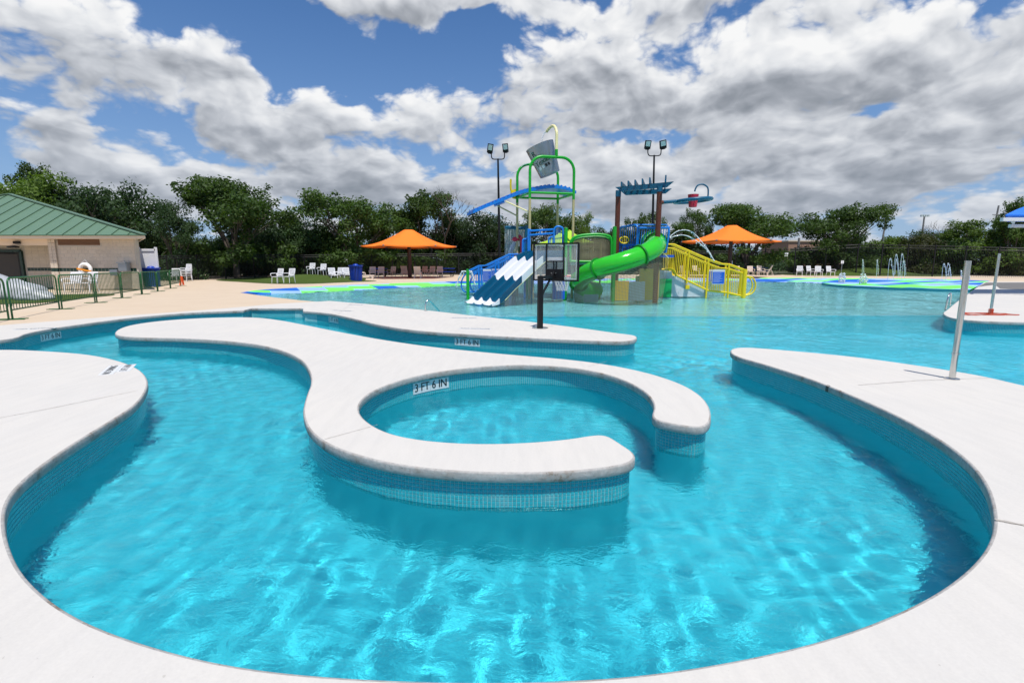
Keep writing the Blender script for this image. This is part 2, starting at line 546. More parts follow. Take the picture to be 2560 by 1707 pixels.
RIGHT_E = [(2600, 806), (2560, 805.5), (2485, 803.5), (2418, 800), (2385, 795.5), (2366, 790), (2358, 782), (2368, 774), (2395, 752), (2432, 725), (2460, 706)]

near = D2(NEAR)
near = [Vector((-10.3, -6, 0)), Vector((-10.4, 0, 0)), Vector((-10.7, 5, 0)), Vector((-10.6, 7.6, 0)), Vector((-10.0, 8.6, 0))] + near + [near[-1] + (near[-1] - near[-2]) * 4]
near = relax(resample(smooth_path(near), 0.06), 6)
island = relax(resample(smooth_path(D2(ISLAND), True), 0.045, True), 5, True)
far_a = relax(resample(smooth_path([Vector((-14, -6, 0)), Vector((-14, 2, 0)), Vector((-13.2, 6.5, 0)), Vector((-11.6, 8.9, 0))] + S2(FAR_A)), 0.08), 6)
niche = resample(S2(FAR_NICHE), 0.08)
far_b = relax(resample(smooth_path(S2(FAR_B)), 0.07), 4)
far = resample(far_a + niche + far_b, 0.07)
right = relax(resample(smooth_path(S2(RIGHT_E)), 0.08), 4)

def area2(P):
    return 0.5 * sum(P[i - 1].x * P[i].y - P[i].x * P[i - 1].y for i in range(len(P)))
FLOOR_DEEP = -1.12
TILE_STEP = 0.0315; TILE_ROWS = 9
def clean_offset(P, N, d):
    """offset inward, relaxed so that tight bends do not fold"""
    return [p - n_ * d for p, n_ in zip(P, N)]
def bank(name, label, P, closed, outer=None, tiles=True, out_sign=1):
    """a slab with bullnose coping and a tiled wall. out_sign: +1 if the water lies to the right of the path"""
    N = [n_ * out_sign for n_ in normals2(P, closed)]
    prof = [(0.018, 0.0), (0.009, -0.002), (0.003, -0.007), (0.0, -0.016), (-0.001, -0.045), (0.0, -0.074), (0.004, -0.081), (0.012, -0.085), (0.050, -0.0851)]
    top = [p - n_ * prof[0][0] for p, n_ in zip(P, N)]
    poly = list(top) + (outer or [])
    mb = fill([Vector((p.x, p.y, 0)) for p in poly], 0.0)
    slab = mb.build(name, M_white)
    tagit(slab, label, None, None, 'structure')
    rows = [[Vector((p.x, p.y, 0)) - n_ * o_ + Vector((0, 0, z_)) for p, n_ in zip(P, N)] for (o_, z_) in prof]
    e = MB().grid(rows, closed)
    if out_sign > 0: e.f = [tuple(reversed(f)) for f in e.f]
    e.build('coping', M_cop, slab, smooth=60)
    W = [Vector((p.x, p.y, 0)) - n_ * 0.042 for p, n_ in zip(P, N)]
    zt = -0.084; zb = zt - TILE_ROWS * TILE_STEP + 0.004
    rows = [[Vector((p.x, p.y, z_)) for p in W] for z_ in (zt, zb)]
    g_ = MB().grid(rows, closed); g_.build('grout_bed', M_grout, slab, smooth=40)
    rows = [[Vector((p.x, p.y, z_)) + n_ * 0.003 for p, n_ in zip(W, N)] for z_ in (zb + 0.001, FLOOR_DEEP - 0.3)]
    MB().grid(rows, closed).build('pool_wall', M_plaster_wall, slab, smooth=40)
    return slab, W, N

near_slab, near_W, near_N = bank('pool_deck', 'white concrete deck curving round the near side of the pool', near, False,
    [Vector((40, near[-1].y + 2.0, 0)), Vector((40, -6, 0))], out_sign=-1)
isl_slab, isl_W, isl_N = bank('pool_island', 'white concrete island with a C-shaped arm round the whirl pool', island, True, out_sign=-1)
BAND = [(799, 753.6), (697, 759), (626, 765.5), (510, 775), (340, 787), (170, 800), (0, 813)]
band = S2(BAND)
far_slab, far_W, far_N = bank('far_bank', 'white concrete bank with a long tongue reaching into the pool', far, False,
    band + [Vector((-16, 12.2, 0)), Vector((-24, 11, 0)), Vector((-24, -6, 0))], out_sign=1)
rgt_slab, rgt_W, rgt_N = bank('side_deck', 'white concrete deck jutting in from the right beyond the poles', right, False,
    [Vector((right[-1].x + 1.0, right[-1].y + 0.9, 0)), Vector((60, right[-1].y + 0.9, 0)), Vector((60, right[0].y, 0))], out_sign=-1)

# ------------------------------------------------------------------ mosaic tiles below the coping
def tile_cols(W, N, closed):
    Wp = list(W) + ([W[0]] if closed else [])
    Np = list(N) + ([N[0]] if closed else [])
    out = []; carry = 0.0
    for i in range(len(Wp) - 1):
        a, b_ = Wp[i], Wp[i + 1]; L = (b_ - a).length
        while carry < L:
            t = carry / L
            p_ = a.lerp(b_, t); n_ = Np[i].lerp(Np[i + 1], t).normalized()
            out.append((p_, n_)); carry += TILE_STEP
        carry -= L
    return out
def tile_verts(half, dep):
    # a tile lies in local x (along) / z (up), proud along +y
    b_ = half - 0.002
    return [(-half, 0, -half), (half, 0, -half), (half, 0, half), (-half, 0, half), (-b_, dep, -b_), (b_, dep, -b_), (b_, dep, b_), (-b_, dep, b_)]
TF = [(4, 5, 6, 7), (0, 1, 5, 4), (1, 2, 6, 5), (2, 3, 7, 6), (3, 0, 4, 7)]
TV = tile_verts(0.0140, 0.004)
def in_view(p_, n_):
    d = Vector((0, 0, CAM_H)) - p_
    return d.dot(n_) > 0 and p_.y > 0.3 and abs(p_.x) < p_.y * 1.05 + 1.5
def tile_wall(slab, W, N, closed, singles=0, skip=None):
    cols = [c_ for c_ in tile_cols(W, N, closed) if in_view(*c_)]
    one = set()
    if singles:
        def size(c_):
            d = (Vector((0, 0, CAM_H)) - c_[0]); return d.normalized().dot(c_[1]) / d.length
        order = sorted(range(len(cols)), key=lambda i: -size(cols[i]))
        one = set(order[:singles // TILE_ROWS])
    rest = {}
    tme = None
    for i, (p_, n_) in enumerate(cols):
        ax = Vector((-n_.y, n_.x, 0))
        pale = skip and skip(p_)
        for r_ in range(TILE_ROWS):
            z = -0.084 - TILE_STEP * (r_ + 0.5)
            if i in one:
                if tme is None:
                    tme = bpy.data.meshes.new('tile'); tme.from_pydata(TV, [], TF); tme.materials.append(M_tile)
                o = bpy.data.objects.new('tile', tme); C.objects.link(o); o.parent = slab
                o.matrix_local = Matrix(((ax.x, n_.x, 0, p_.x), (ax.y, n_.y, 0, p_.y), (0, 0, 1, z), (0, 0, 0, 1)))
            else:
                mb = rest.setdefault(bool(pale), MB())
                mb.add([p_ + ax * v[0] + n_ * v[1] + Vector((0, 0, z + v[2])) for v in TV], TF)
    for k, mb in rest.items():
        o = mb.build('tile_band', M_tile_pale if k else M_tile, slab); o['kind'] = 'stuff'
tile_wall(isl_slab, isl_W, isl_N, True, 294)
tile_wall(near_slab, near_W, near_N, False)
tile_wall(far_slab, far_W, far_N, False, 0, lambda p_: -7.1 < p_.x < -5.6 and p_.y > 15.5)
tile_wall(rgt_slab, rgt_W, rgt_N, False)

# ------------------------------------------------------------------ the pool floor: deep near the camera, steps, then a long shallow rise
T_PX = [(600, 732), (654, 724.5), (749, 719), (853, 713.5), (925, 711), (1041, 706.7), (1123, 704), (1300, 700), (1500, 697), (1700, 695.5), (1851, 695), (1993, 695),
        (2120, 696), (2220, 696.8), (2330, 699), (2462, 704.5)]
BACK_Z = -0.15
W_PX = [(642, 736), (720, 733), (820, 729), (915, 723.7), (1014, 718.6), (1143, 714), (1300, 710), (1500, 707), (1700, 705), (1893, 704), (2036, 707), (2150, 711), (2280, 716), (2430, 724)]
shore_t = resample(smooth_path(S2(T_PX, BACK_Z)), 0.5)
shore_w = resample(smooth_path(S2(W_PX, WATER_Z)), 0.5)
def floor_z(x, y):
    s0 = 17.2 + 0.02 * x
    if y < s0: return FLOOR_DEEP + 0.012 * max(0, y - 8)
    zz_ = FLOOR_DEEP + 0.012 * (s0 - 8)
    k = min(3, int((y - s0) / 0.42) + 1)
    zz_ += 0.13 * k
    if y > s0 + 1.3: zz_ += (y - s0 - 1.3) * 0.0125
    return min(zz_, -0.40)
xs = np.arange(-30, 44.5, 0.8)
def floor_part(name, ys, mat, label):
    o = MB().grid([[Vector((x, y + 0.02 * x, floor_z(x, y + 0.02 * x))) for x in xs] for y in ys]).build(name, mat)
    tagit(o, label, None, None, 'structure'); o.cycles.is_caustics_receiver = True
    return o
floor_part('pool_floor', np.concatenate([np.arange(-7, 16.9, 0.7), np.arange(17.0, 17.621, 0.02)]), M_floor, 'plaster floor of the deep pool, the blue of the water put in its colour')
floor_part('wading_floor', np.concatenate([np.arange(17.62, 18.9, 0.02), np.arange(18.9, 47.5, 0.8)]), M_wade, 'pale floor of the shallow wading pool beyond the steps')

# ------------------------------------------------------------------ water
m = bpy.data.materials.new('pool_water'); m.use_nodes = True
nt = NT(m.node_tree); m.node_tree.nodes.remove(m.node_tree.nodes['Principled BSDF'])
out = m.node_tree.nodes['Material Output']
WMODE = 'glass'
gl = nt.n('ShaderNodeBsdfGlass'); gl.inputs['IOR'].default_value = 1.33; gl.inputs['Roughness'].default_value = 0.0
gl.inputs['Color'].default_value = (0.66, 0.965, 0.98, 1)
p = nt.pos()
pat = nt.ramp(nt.noise(p, 0.55, 3, 0.6), [(0.35, 0.25), (0.68, 1.0)])
h1 = nt.noise(nt.mapping(p, (1.0, 1.5, 1.0), (0, 0, 0.5)), 10.0, 4, 0.58, 0.8)
h2 = nt.noise(nt.mapping(p, (1.0, 1.3, 1.0), (0, 0, -0.3)), 34.0, 3, 0.6, 0.4)
hh = nt.math('MULTIPLY', nt.math('ADD', nt.math('MULTIPLY', h1, 0.85), nt.math('MULTIPLY', h2, 0.15)), pat)
bp_ = nt.n('ShaderNodeBump'); bp_.inputs['Strength'].default_value = 0.65; bp_.inputs['Distance'].default_value = 0.030
nt.link(hh, bp_.inputs['Height']); nt.link(bp_.outputs[0], gl.inputs['Normal'])
nt.link(gl.outputs[0], out.inputs['Surface'])
M_water = m
def wave(x, y):
    rng = np.random.RandomState(5)
    z = np.zeros_like(x)
    for k in range(30):
        lam = 0.13 * (1.17 ** k) if k < 18 else 0.22 + 0.22 * (k - 18)
        dmp = 1.75 if lam < 0.30 else 1.75 * (0.30 / lam) ** 1.1
        a = rng.uniform(0, 2 * math.pi); ph = rng.uniform(0, 6.28)
        wx = x + 0.25 * np.sin(y * 0.9 + k) ; wy = y + 0.25 * np.sin(x * 0.8 + 2 * k)
        z += 0.0017 * dmp * lam ** 0.95 * np.sin((wx * math.cos(a) + wy * math.sin(a)) * 2 * math.pi / lam + ph)
    return z * (0.75 + 0.45 * np.sin(x * 0.7 + 1.3 * np.sin(y * 0.5)) * np.sin(y * 0.8 + np.sin(x * 0.6)))
def water_mesh(patches):
    V = []; Fc = []; off = 0
    for (x0, x1, y0, y1, st) in patches:
        X = np.linspace(x0, x1, int(round((x1 - x0) / st)) + 1); Y = np.linspace(y0, y1, int(round((y1 - y0) / st)) + 1)
        gx, gy = np.meshgrid(X, Y)
        gz = WATER_Z + wave(gx, gy) * WAVE_AMP
        nx, ny = len(X), len(Y)
        V.append(np.stack([gx.ravel(), gy.ravel(), gz.ravel()], 1))
        idx = np.arange(nx * ny).reshape(ny, nx) + off
        Fc.append(np.stack([idx[:-1, :-1].ravel(), idx[:-1, 1:].ravel(), idx[1:, 1:].ravel(), idx[1:, :-1].ravel()], 1))
        off += nx * ny
    v = np.concatenate(V).astype(np.float32); f = np.concatenate(Fc).astype(np.int32)
    me = bpy.data.meshes.new('water')
    me.vertices.add(len(v)); me.vertices.foreach_set('co', v.ravel())
    me.loops.add(f.size); me.loops.foreach_set('vertex_index', f.ravel())
    me.polygons.add(len(f)); me.polygons.foreach_set('loop_start', np.arange(0, f.size, 4, dtype=np.int32))
    me.update(); me.validate(); me.shade_smooth()
    return me
WAVE_AMP = 2.4
water = link_mesh('water', water_mesh([(-12, 12, -1, 13, 0.04), (-26, -12, -6, 13, 0.4), (-12, 12, -6, -1, 0.4), (12, 44, -6, 13, 0.4), (-26, 44, 13, 49, 0.15)]), M_water)
tagit(water, 'clear rippling turquoise pool water', None, None, 'structure')
sun_d.cycles.is_caustics_light = True
water.cycles.is_caustics_caster = True
for o in bpy.data.objects:
    if o.name.startswith(('pool_wall', 'grout_bed', 'tile')): o.cycles.is_caustics_receiver = True
# ================================================================== decks, beach, turf, ground
from mathutils.bvhtree import BVHTree
def zdeck(y):
    t = min(1.0, max(0.0, (y - 16.0) / 12.0))
    return -0.004 - 0.146 * t
WADE_PX = [(751, 748), (690, 742.5), (645, 737.5), (612, 733.5)]
wade = [gp(x, y, z) for (x, y), z in zip(WADE_PX, (-0.02, -0.06, -0.10, -0.14))]
deck_poly = [Vector((-70, -6, 0)), Vector((-23.8, -6, 0)), Vector((-23.8, 10.8, 0)), Vector((-16, 12.0, 0))]
deck_poly += [Vector((p.x, p.y - 0.12, 0)) for p in reversed(band)] + [Vector((p.x, p.y, 0)) for p in [far[-1] + Vector((-0.25, -0.05, 0))] + wade + shore_t]
yb_ = right[-1].y + 0.6
deck_poly += [Vector((shore_t[-1].x + 1.5, yb_, 0)), Vector((70, yb_, 0)), Vector((70, 60, 0)), Vector((-70, 62, 0))]
def deck_fill(poly):
    """triangulate, then cut the long triangles so that the sheet follows the gentle fall"""
    mb = fill([Vector((p.x, p.y, 0)) for p in poly], 0.0)
    bm = bmesh.new()
    vs = [bm.verts.new(v) for v in mb.v]
    for f in mb.f:
        try: bm.faces.new([vs[i] for i in f])
        except ValueError: pass
    for yy in (16.0, 18.0, 20.0, 22.0, 24.0, 26.0, 28.0):
        bmesh.ops.bisect_plane(bm, geom=bm.verts[:] + bm.edges[:] + bm.faces[:], plane_co=(0, yy, 0), plane_no=(0, 1, 0))
    for v in bm.verts: v.co.z = zdeck(v.co.y)
    me = bpy.data.meshes.new('tan_deck'); bm.to_mesh(me); bm.free()
    return me
tan = link_mesh('tan_deck', deck_fill(deck_poly), M_tan)
tagit(tan, 'tan textured concrete deck behind the pool', None, None, 'structure')
bv = bmesh.new(); bv.from_mesh(tan.data); DECK = BVHTree.FromBMesh(bv); bv.free()
def zat(x, y):
    h = DECK.ray_cast(Vector((x, y, 5)), Vector((0, 0, -1)))
    return h[0].z if h[0] is not None else zdeck(y)
def dk(px, py):
    """a photo pixel on the tan deck"""
    p = gp(px, py, 0.0)
    for _ in range(12):
        p = gp(px, py, zdeck(p.y))
    return p

# grey patch of old paving and stains on the side deck
pp = S2([(2465, 706.5), (2492, 706.5), (2560, 706.2), (2640, 706), (2640, 722), (2560, 724.5), (2500, 722), (2488, 712), (2445, 717)])
g_ = fill([Vector((p.x, p.y, 0.004)) for p in pp], 0.004).build('dark_paving', M_asph, rgt_slab)

# ------------------------------------------------------------------ painted beach
m, nt, b = new_mat('painted_beach')
p = nt.pos()
sk = nt.mapping(p, (1, 1, 1), (0, 0, R(-28)))
cell = nt.vmath('FLOOR', nt.vmath('MULTIPLY', sk, (0.62, 0.95, 0)))
nzv = nt.noise(nt.vmath('MULTIPLY', cell, (0.16, 0.30, 0)), 1.0, 1, 0.5)
wn3 = nt.n('ShaderNodeTexWhiteNoise', noise_dimensions='3D'); nt.link(cell, wn3.inputs[0])
v = nt.math('ADD', nzv, nt.math('MULTIPLY', nt.math('SUBTRACT', wn3.outputs[0], 0.5), 0.10))
LIME, LBLUE, BLUE = srgb(120, 250, 95), srgb(150, 185, 240), srgb(0, 100, 200)
c = nt.ramp(v, [(0.0, BLUE), (0.425, LBLUE), (0.50, LIME), (0.585, LBLUE), (0.64, BLUE)], 'CONSTANT')
c = nt.mix(0.35, c, nt.ramp(nt.noise(p, 8, 6, 0.7), [(0.3, 0.75), (0.7, 1.0)]), 'MULTIPLY')
nt.link(c, b.inputs['Base Color'])
b.inputs['Roughness'].default_value = 0.75
nt.link(nt.bump(nt.noise(p, 40, 4, 0.6), 0.2, 0.006), b.inputs['Normal'])
M_beach = m
n_ = 60
rt = resample(shore_t, (sum((shore_t[i + 1] - shore_t[i]).length for i in range(len(shore_t) - 1))) / n_)
rw = resample(shore_w, (sum((shore_w[i + 1] - shore_w[i]).length for i in range(len(shore_w) - 1))) / n_)
k = min(len(rt), len(rw)); rt, rw = rt[:k], rw[:k]
rows = []
for (t, zz_) in ((-0.02, BACK_Z + 0.004), (0.0, BACK_Z + 0.003), (0.5, -0.225), (1.0, WATER_Z), (1.06, -0.306), (1.35, -0.345), (2.2, -0.42)):
    rows.append([Vector((a.x + (b_.x - a.x) * t, a.y + (b_.y - a.y) * t - (0.6 * max(0, t - 1)), zz_)) for a, b_ in zip(rt, rw)])
beach = MB().grid(rows[:5]).build('beach', M_beach)
sub_b = MB().grid(rows[4:]).build('submerged_slope', M_wade, beach); sub_b.cycles.is_caustics_receiver = True
tagit(beach, 'painted zero-depth beach in stepped lime and blue blocks', None, None, 'structure')

beach.cycles.is_caustics_receiver = True
# raised splash pad with a teal rim
PAD_PX = [(2054, 707.5), (2075, 711), (2120, 714.5), (2200, 718), (2300, 721.5), (2425, 725)]
PADB_PX = [(2474, 702), (2330, 697.5), (2220, 696.5), (2130, 697), (2075, 701)]
pad_f = resample(smooth_path(S2(PAD_PX, -0.16)), 0.4); pad_b = resample(smooth_path(S2(PADB_PX, -0.14)), 0.5)
padp = pad_f + pad_b
pad = fill([Vector((p.x, p.y, -0.140)) for p in padp], -0.140)
pad_o = pad.build('splash_pad', M_beach); tagit(pad_o, 'raised painted splash pad with a teal rim', None, None, 'structure')
rim = MB().grid([[Vector((p.x, p.y, z_)) for p in pad_f] for z_ in (-0.141, -0.45)])
rim.build('rim', simple('pad_rim', srgb(40, 135, 150), 0.5), pad_o)

# ------------------------------------------------------------------ turf
m, nt, b = new_mat('artificial_turf')
p = nt.pos()
n1 = nt.noise(p, 1.2, 4, 0.6); n2 = nt.noise(nt.mapping(p, (1, 1, 0.3)), 60, 3, 0.7)
c = nt.mix(n1, (0.050, 0.085, 0.012, 1), (0.085, 0.130, 0.022, 1))
c = nt.mix(0.7, c, nt.ramp(n2, [(0.3, 0.45), (0.7, 1.15)]), 'MULTIPLY')
nt.link(c, b.inputs['Base Color']); b.inputs['Roughness'].default_value = 0.9; b.inputs['Specular IOR Level'].default_value = 0.2
nt.link(nt.bump(n2, 0.8, 0.02), b.inputs['Normal'])
M_turf = m
def turf(px, name='turf'):
    pts = [dk(*q) for q in px]
    pts = resample(smooth_path(pts, True, 5), 0.6, True)
    return fill([Vector((p.x, p.y, zat(p.x, p.y) + 0.02)) for p in pts])
def mound(mb, c, rx, ry, h, rz=0.0):
    rows = []
    for i in range(9):
        t = i / 8
        row = []
        for k in range(40):
            a = 2 * math.pi * k / 40
            x, y = rx * t * math.cos(a), ry * t * math.sin(a)
            row.append(Vector((c.x + x * math.cos(rz) - y * math.sin(rz), c.y + x * math.sin(rz) + y * math.cos(rz), c.z + 0.012 + h * (0.5 + 0.5 * math.cos(math.pi * t)))))
        rows.append(row)
    mb.grid(rows, True)
tf = turf([(540, 701), (600, 705), (680, 709.5), (760, 710), (830, 707.5), (905, 703), (905, 694), (820, 690), (700, 692), (580, 697)])
mound(tf, dk(768, 703), 5.6, 2.4, 0.55)
t1 = tf.build('turf', M_turf, smooth=70); tagit(t1, 'green turf with a low mound behind two white chairs', None, None, 'structure')
tf = turf([(1950, 682), (1958, 687), (2030, 689), (2130, 690), (2260, 690.5), (2400, 690.5), (2400, 684), (2200, 680), (2040, 678)])
mound(tf, dk(2165, 687.5), 8.0, 2.6, 0.85)
t2 = tf.build('turf', M_turf, smooth=70); tagit(t2, 'green turf mound behind the splash pad', None, None, 'structure')
tf = turf([(-60, 765), (0, 761), (112, 757), (200, 747), (283, 738.5), (268, 735), (160, 737), (60, 741), (-60, 746)])
t3 = tf.build('turf', M_turf, smooth=70); tagit(t3, 'green turf strip behind the barricades', None, None, 'structure')

# ------------------------------------------------------------------ the ground beyond, to the horizon
m, nt, b = new_mat('ground_grass')
p = nt.pos()
n1 = nt.noise(p, 0.12, 6, 0.65); n2 = nt.noise(p, 3.0, 5, 0.7)
c = nt.mix(nt.ramp(n1, [(0.4, 0), (0.62, 1)]), (0.045, 0.075, 0.020, 1), (0.12, 0.105, 0.055, 1))
c = nt.mix(0.6, c, nt.ramp(n2, [(0.3, 0.5), (0.7, 1.1)]), 'MULTIPLY')
nt.link(c, b.inputs['Base Color']); b.inputs['Roughness'].default_value = 0.95
nt.link(nt.bump(n2, 0.6, 0.1), b.inputs['Normal'])
M_ground = m
xs = [-2500, -900, -400, -200, -120, -90] + [-70 + i * 5 for i in range(29)] + [90, 120, 200, 400, 900, 2500]
ys = [-400, -120, -60, -30]
gm = MB()
rnd = random.Random(3)
def gz(x, y):
    return -0.2 + 0.25 * math.sin(x * 0.07) * math.sin(y * 0.05) * min(1, max(0, (y - 62) / 20)) - 0.004 * max(0, min(200, y - 80))
gm.grid([[Vector((x, y, gz(x, y))) for x in xs] for y in [59.5, 62, 66, 72, 80, 95, 120, 160, 230, 400, 900, 2500]])
gm.grid([[Vector((x, y, -0.2)) for x in (-2500, -300, -120, -58)] for y in (-400, -60, 0, 20, 59.5)])
gm.grid([[Vector((x, y, -0.2)) for x in (58, 120, 300, 2500)] for y in (-400, -60, 0, 20, 59.5)])
gm.grid([[Vector((x, y, -0.2)) for x in (-58, -20, 20, 58)] for y in (-400, -60, -5.9)])
ground = gm.build('ground', M_ground); tagit(ground, 'dry grass and earth beyond the fence', None, None, 'structure')

# ------------------------------------------------------------------ joints, depth markers, deck lettering
M_joint = simple('joint_sealant', (0.42, 0.385, 0.34), 0.9, vary=0.3, scale=20)
M_plq = simple('white_marker_tile', (0.72, 0.73, 0.73), 0.3, vary=0.05, scale=30)
M_ink = simple('black_ink', (0.012, 0.013, 0.015), 0.4, vary=0.0)
M_red = simple('red_ink', (0.45, 0.03, 0.03), 0.5, vary=0.0)
def joint(slab, a, b_, w_=0.007, mat=None, z=0.0035):
    A, B = gp(*a), gp(*b_)
    d = (B - A).normalized(); s = Vector((-d.y, d.x, 0))
    n = 24; rows = [[], []]
    r_ = random.Random(int(a[0]))
    for i in range(n + 1):
        p_ = A.lerp(B, i / n) + s * r_.uniform(-0.003, 0.003)
        h = w_ * r_.uniform(0.35, 0.8)
        rows[0].append(p_ + s * h + Vector((0, 0, z))); rows[1].append(p_ - s * h + Vector((0, 0, z)))
    return MB().grid(rows).build('joint', mat or M_joint, slab)
for a, b_ in (((120, 1022), (345, 976)), ((-40, 1052), (120, 1022)), ((2145, 963), (2300, 951)), ((2300, 951), (2478, 945)), ((2490, 1301), (2700, 1338))):
    joint(near_slab, a, b_)
joint(near_slab, (2488, 1299), (2640, 1328), 0.02)
for a, b_ in (((812, 1098), (944, 1062)), ((1470, 916), (1516, 904))): joint(isl_slab, a, b_, 0.005)
for a, b_ in (((1352, 822), (1392, 811)), ((845, 786), (880, 757))): joint(far_slab, a, b_, 0.006)
# dark weathered notch in the coping at the expansion joint
nm = MB()
pA = gp(2136, 962)
j_ = min(range(len(near)), key=lambda i: (near[i] - pA).length)
rows = []
for (o_, z_) in [(-0.001, 0.0035), (-0.003, -0.010), (-0.0045, -0.030), (-0.0045, -0.062), (-0.003, -0.0805)]:
    rows.append([Vector((near[i].x, near[i].y, z_)) + near_N[i] * (-0.02 if z_ > 0 else -o_ - 0.0) for i in (j_ - 1, j_)])
nm.grid(rows).build('dark_joint', simple('dark_joint', (0.10, 0.09, 0.075), 0.9, vary=0.4, scale=30), near_slab)

def text_mesh(body, size, name='lettering', extrude=0.0):
    cu = bpy.data.curves.new(name, 'FONT')
    cu.body = body; cu.size = size; cu.align_x = 'CENTER'; cu.align_y = 'CENTER'; cu.extrude = extrude
    cu.resolution_u = 3
    to = bpy.data.objects.new(name, cu); C.objects.link(to)
    dg = bpy.context.evaluated_depsgraph_get()
    me = bpy.data.meshes.new_from_object(to.evaluated_get(dg))
    bpy.data.objects.remove(to)
    me.name = name
    return me
def bold(me, w_):
    """thicken thin lettering by stacking shifted copies"""
    bm = bmesh.new(); bm.from_mesh(me)
    geo = bm.verts[:] + bm.edges[:] + bm.faces[:]
    for dx_, dz_ in ((w_, 0.0), (-w_, 0.0)):
        r_ = bmesh.ops.duplicate(bm, geom=geo)
        nv = [e for e in r_['geom'] if isinstance(e, bmesh.types.BMVert)]
        bmesh.ops.translate(bm, verts=nv, vec=(dx_, 0, 0.0004 if dx_ > 0 else 0.0008))
    bm.to_mesh(me); bm.free()
    return me
def on_wall(slab, W, N, px, py, size):
    """a white enamel marker of four tiles with black lettering, bent to the wall"""
    # nearest wall column to the pixel
    best = None
    for i, (p_, n_) in enumerate(zip(W, N)):
        if (Vector((0, 0, CAM_H)) - p_).dot(n_) < 0: continue
        c_, s_ = math.cos(PITCH), math.sin(PITCH); dz_ = -0.18 - CAM_H
        f_ = p_.y * c_ - dz_ * s_
        if f_ < 0.3: continue
        X = 1280 + FPX * p_.x / f_; Y = 853.5 - FPX * (p_.y * s_ + dz_ * c_) / f_
        e = (X - px) ** 2 + 4 * (Y - py) ** 2
        if best is None or e < best[0]: best = (e, i)
    i = best[1]
    L = [0.0]
    for k in range(len(W) - 1): L.append(L[-1] + (W[k + 1] - W[k]).length)
    def walk(s):
        s = min(max(L[i] + s, 0.0), L[-1] - 1e-4)
        lo = 0
        import bisect
        k = max(0, min(len(W) - 2, bisect.bisect_right(L, s) - 1))
        t = (s - L[k]) / max(1e-9, L[k + 1] - L[k])
        return W[k].lerp(W[k + 1], t), N[k].lerp(N[k + 1], t).normalized()
    # screen-right along the wall
    q0, q1 = walk(-0.1)[0], walk(0.1)[0]
    sg = 1 if (q1.x / q1.y) > (q0.x / q0.y) else -1
    h = size; wd = h * 0.98
    for k in range(4):
        rows = []
        for zz_ in (-h / 2, h / 2):
            row = []
            for j in range(5):
                s = (k - 2 + j / 4 * 0.985 + 0.008) * wd
                p_, n_ = walk(s * sg)
                row.append(p_ + n_ * 0.0075 + Vector((0, 0, -0.180 + zz_)))
            rows.append(row)
        pl = MB().grid(rows).build('depth_marker', M_plq, slab, smooth=60)
    me = bold(text_mesh('3 FT 6 IN', h * 1.02), h * 0.018)
    bmx = min(v.co.x for v in me.vertices), max(v.co.x for v in me.vertices)
    fx = 3.55 * wd / (bmx[1] - bmx[0])
    for v in me.vertices:
        p_, n_ = walk(v.co.x * fx * sg)
        v.co = p_ + n_ * (0.0095 + v.co.z * 0.5) + Vector((0, 0, -0.180 + v.co.y * 1.02))
    o = link_mesh('lettering', me, M_ink, slab)
on_wall(isl_slab, isl_W, isl_N, 1071, 958, 0.155)
on_wall(far_slab, far_W, far_N, 1169, 848, 0.155)
on_wall(far_slab, far_W, far_N, 836, 797, 0.155)
on_wall(far_slab, far_W, far_N, 121, 839, 0.155)
def on_deck(slab, px, py, size, body, rz, red=False):
    """flat marker tiles set in the deck"""
    c_ = gp(px, py)
    me = bold(text_mesh(body, size), size * 0.02)
    wd = max(v.co.x for v in me.vertices) - min(v.co.x for v in me.vertices)
    m4 = Matrix.Translation((c_.x, c_.y, 0.0065)) @ Matrix.Rotation(rz, 4, 'Z')
    me.transform(m4)
    tl = MB().box((0, 0, 0.0015), (wd + size * 0.5, size * 1.35, 0.005)); tl.v = [tuple(Matrix.Translation((c_.x, c_.y, 0.001)) @ Matrix.Rotation(rz, 4, 'Z') @ Vector(v)) for v in tl.v]
    tl.build('deck_marker', M_plq, slab)
    link_mesh('lettering', me, M_red if red else M_ink, slab)
# read from the water side of the deck
on_deck(near_slab, 277, 925, 0.125, 'NO DIVING', R(-62) + math.pi)
on_deck(near_slab, 316, 920, 0.125, '3 FT 6 IN', R(-62) + math.pi)
on_deck(far_slab, 1188, 822, 0.13, 'NO DIVING', R(-8)); 
on_deck(far_slab, 855, 777, 0.13, 'NO DIVING', R(-20))
on_deck(far_slab, 890, 762, 0.13, '3 FT 6 IN', R(170))
on_deck(far_slab, 1160, 795, 0.13, 'NO DIVING', R(172))
on_deck(far_slab, 88, 822, 0.13, 'NO DIVING', R(24))
# ================================================================== play structure
M_green = simple('green_paint', srgb(20, 165, 40), 0.35, vary=0.06)
M_lime = simple('lime_vinyl', srgb(165, 205, 30), 0.6, vary=0.05)
M_tanp = simple('tan_paint', srgb(190, 175, 125), 0.4, vary=0.06)
M_cream = simple('cream_paint', srgb(232, 222, 165), 0.4, vary=0.05)
M_blue = simple('sky_blue_paint', srgb(20, 125, 215), 0.35, vary=0.06)
M_blue2 = simple('blue_panel', srgb(15, 95, 205), 0.4, vary=0.06)
M_teal = simple('teal_paint', srgb(0, 88, 118), 0.4, vary=0.08)
M_dteal = simple('dark_teal_gelcoat', srgb(0, 70, 100), 0.18, vary=0.06)
M_wgel = simple('white_gelcoat', srgb(212, 214, 217), 0.22, vary=0.03)
M_tube = simple('green_gelcoat', srgb(52, 188, 42), 0.16, vary=0.06)
M_flange = simple('green_flange', srgb(20, 125, 35), 0.35, vary=0.06)
M_yel = simple('yellow_paint', srgb(235, 205, 20), 0.35, vary=0.06, dirt=(0.3, 0.18, 0.03, 0.15))
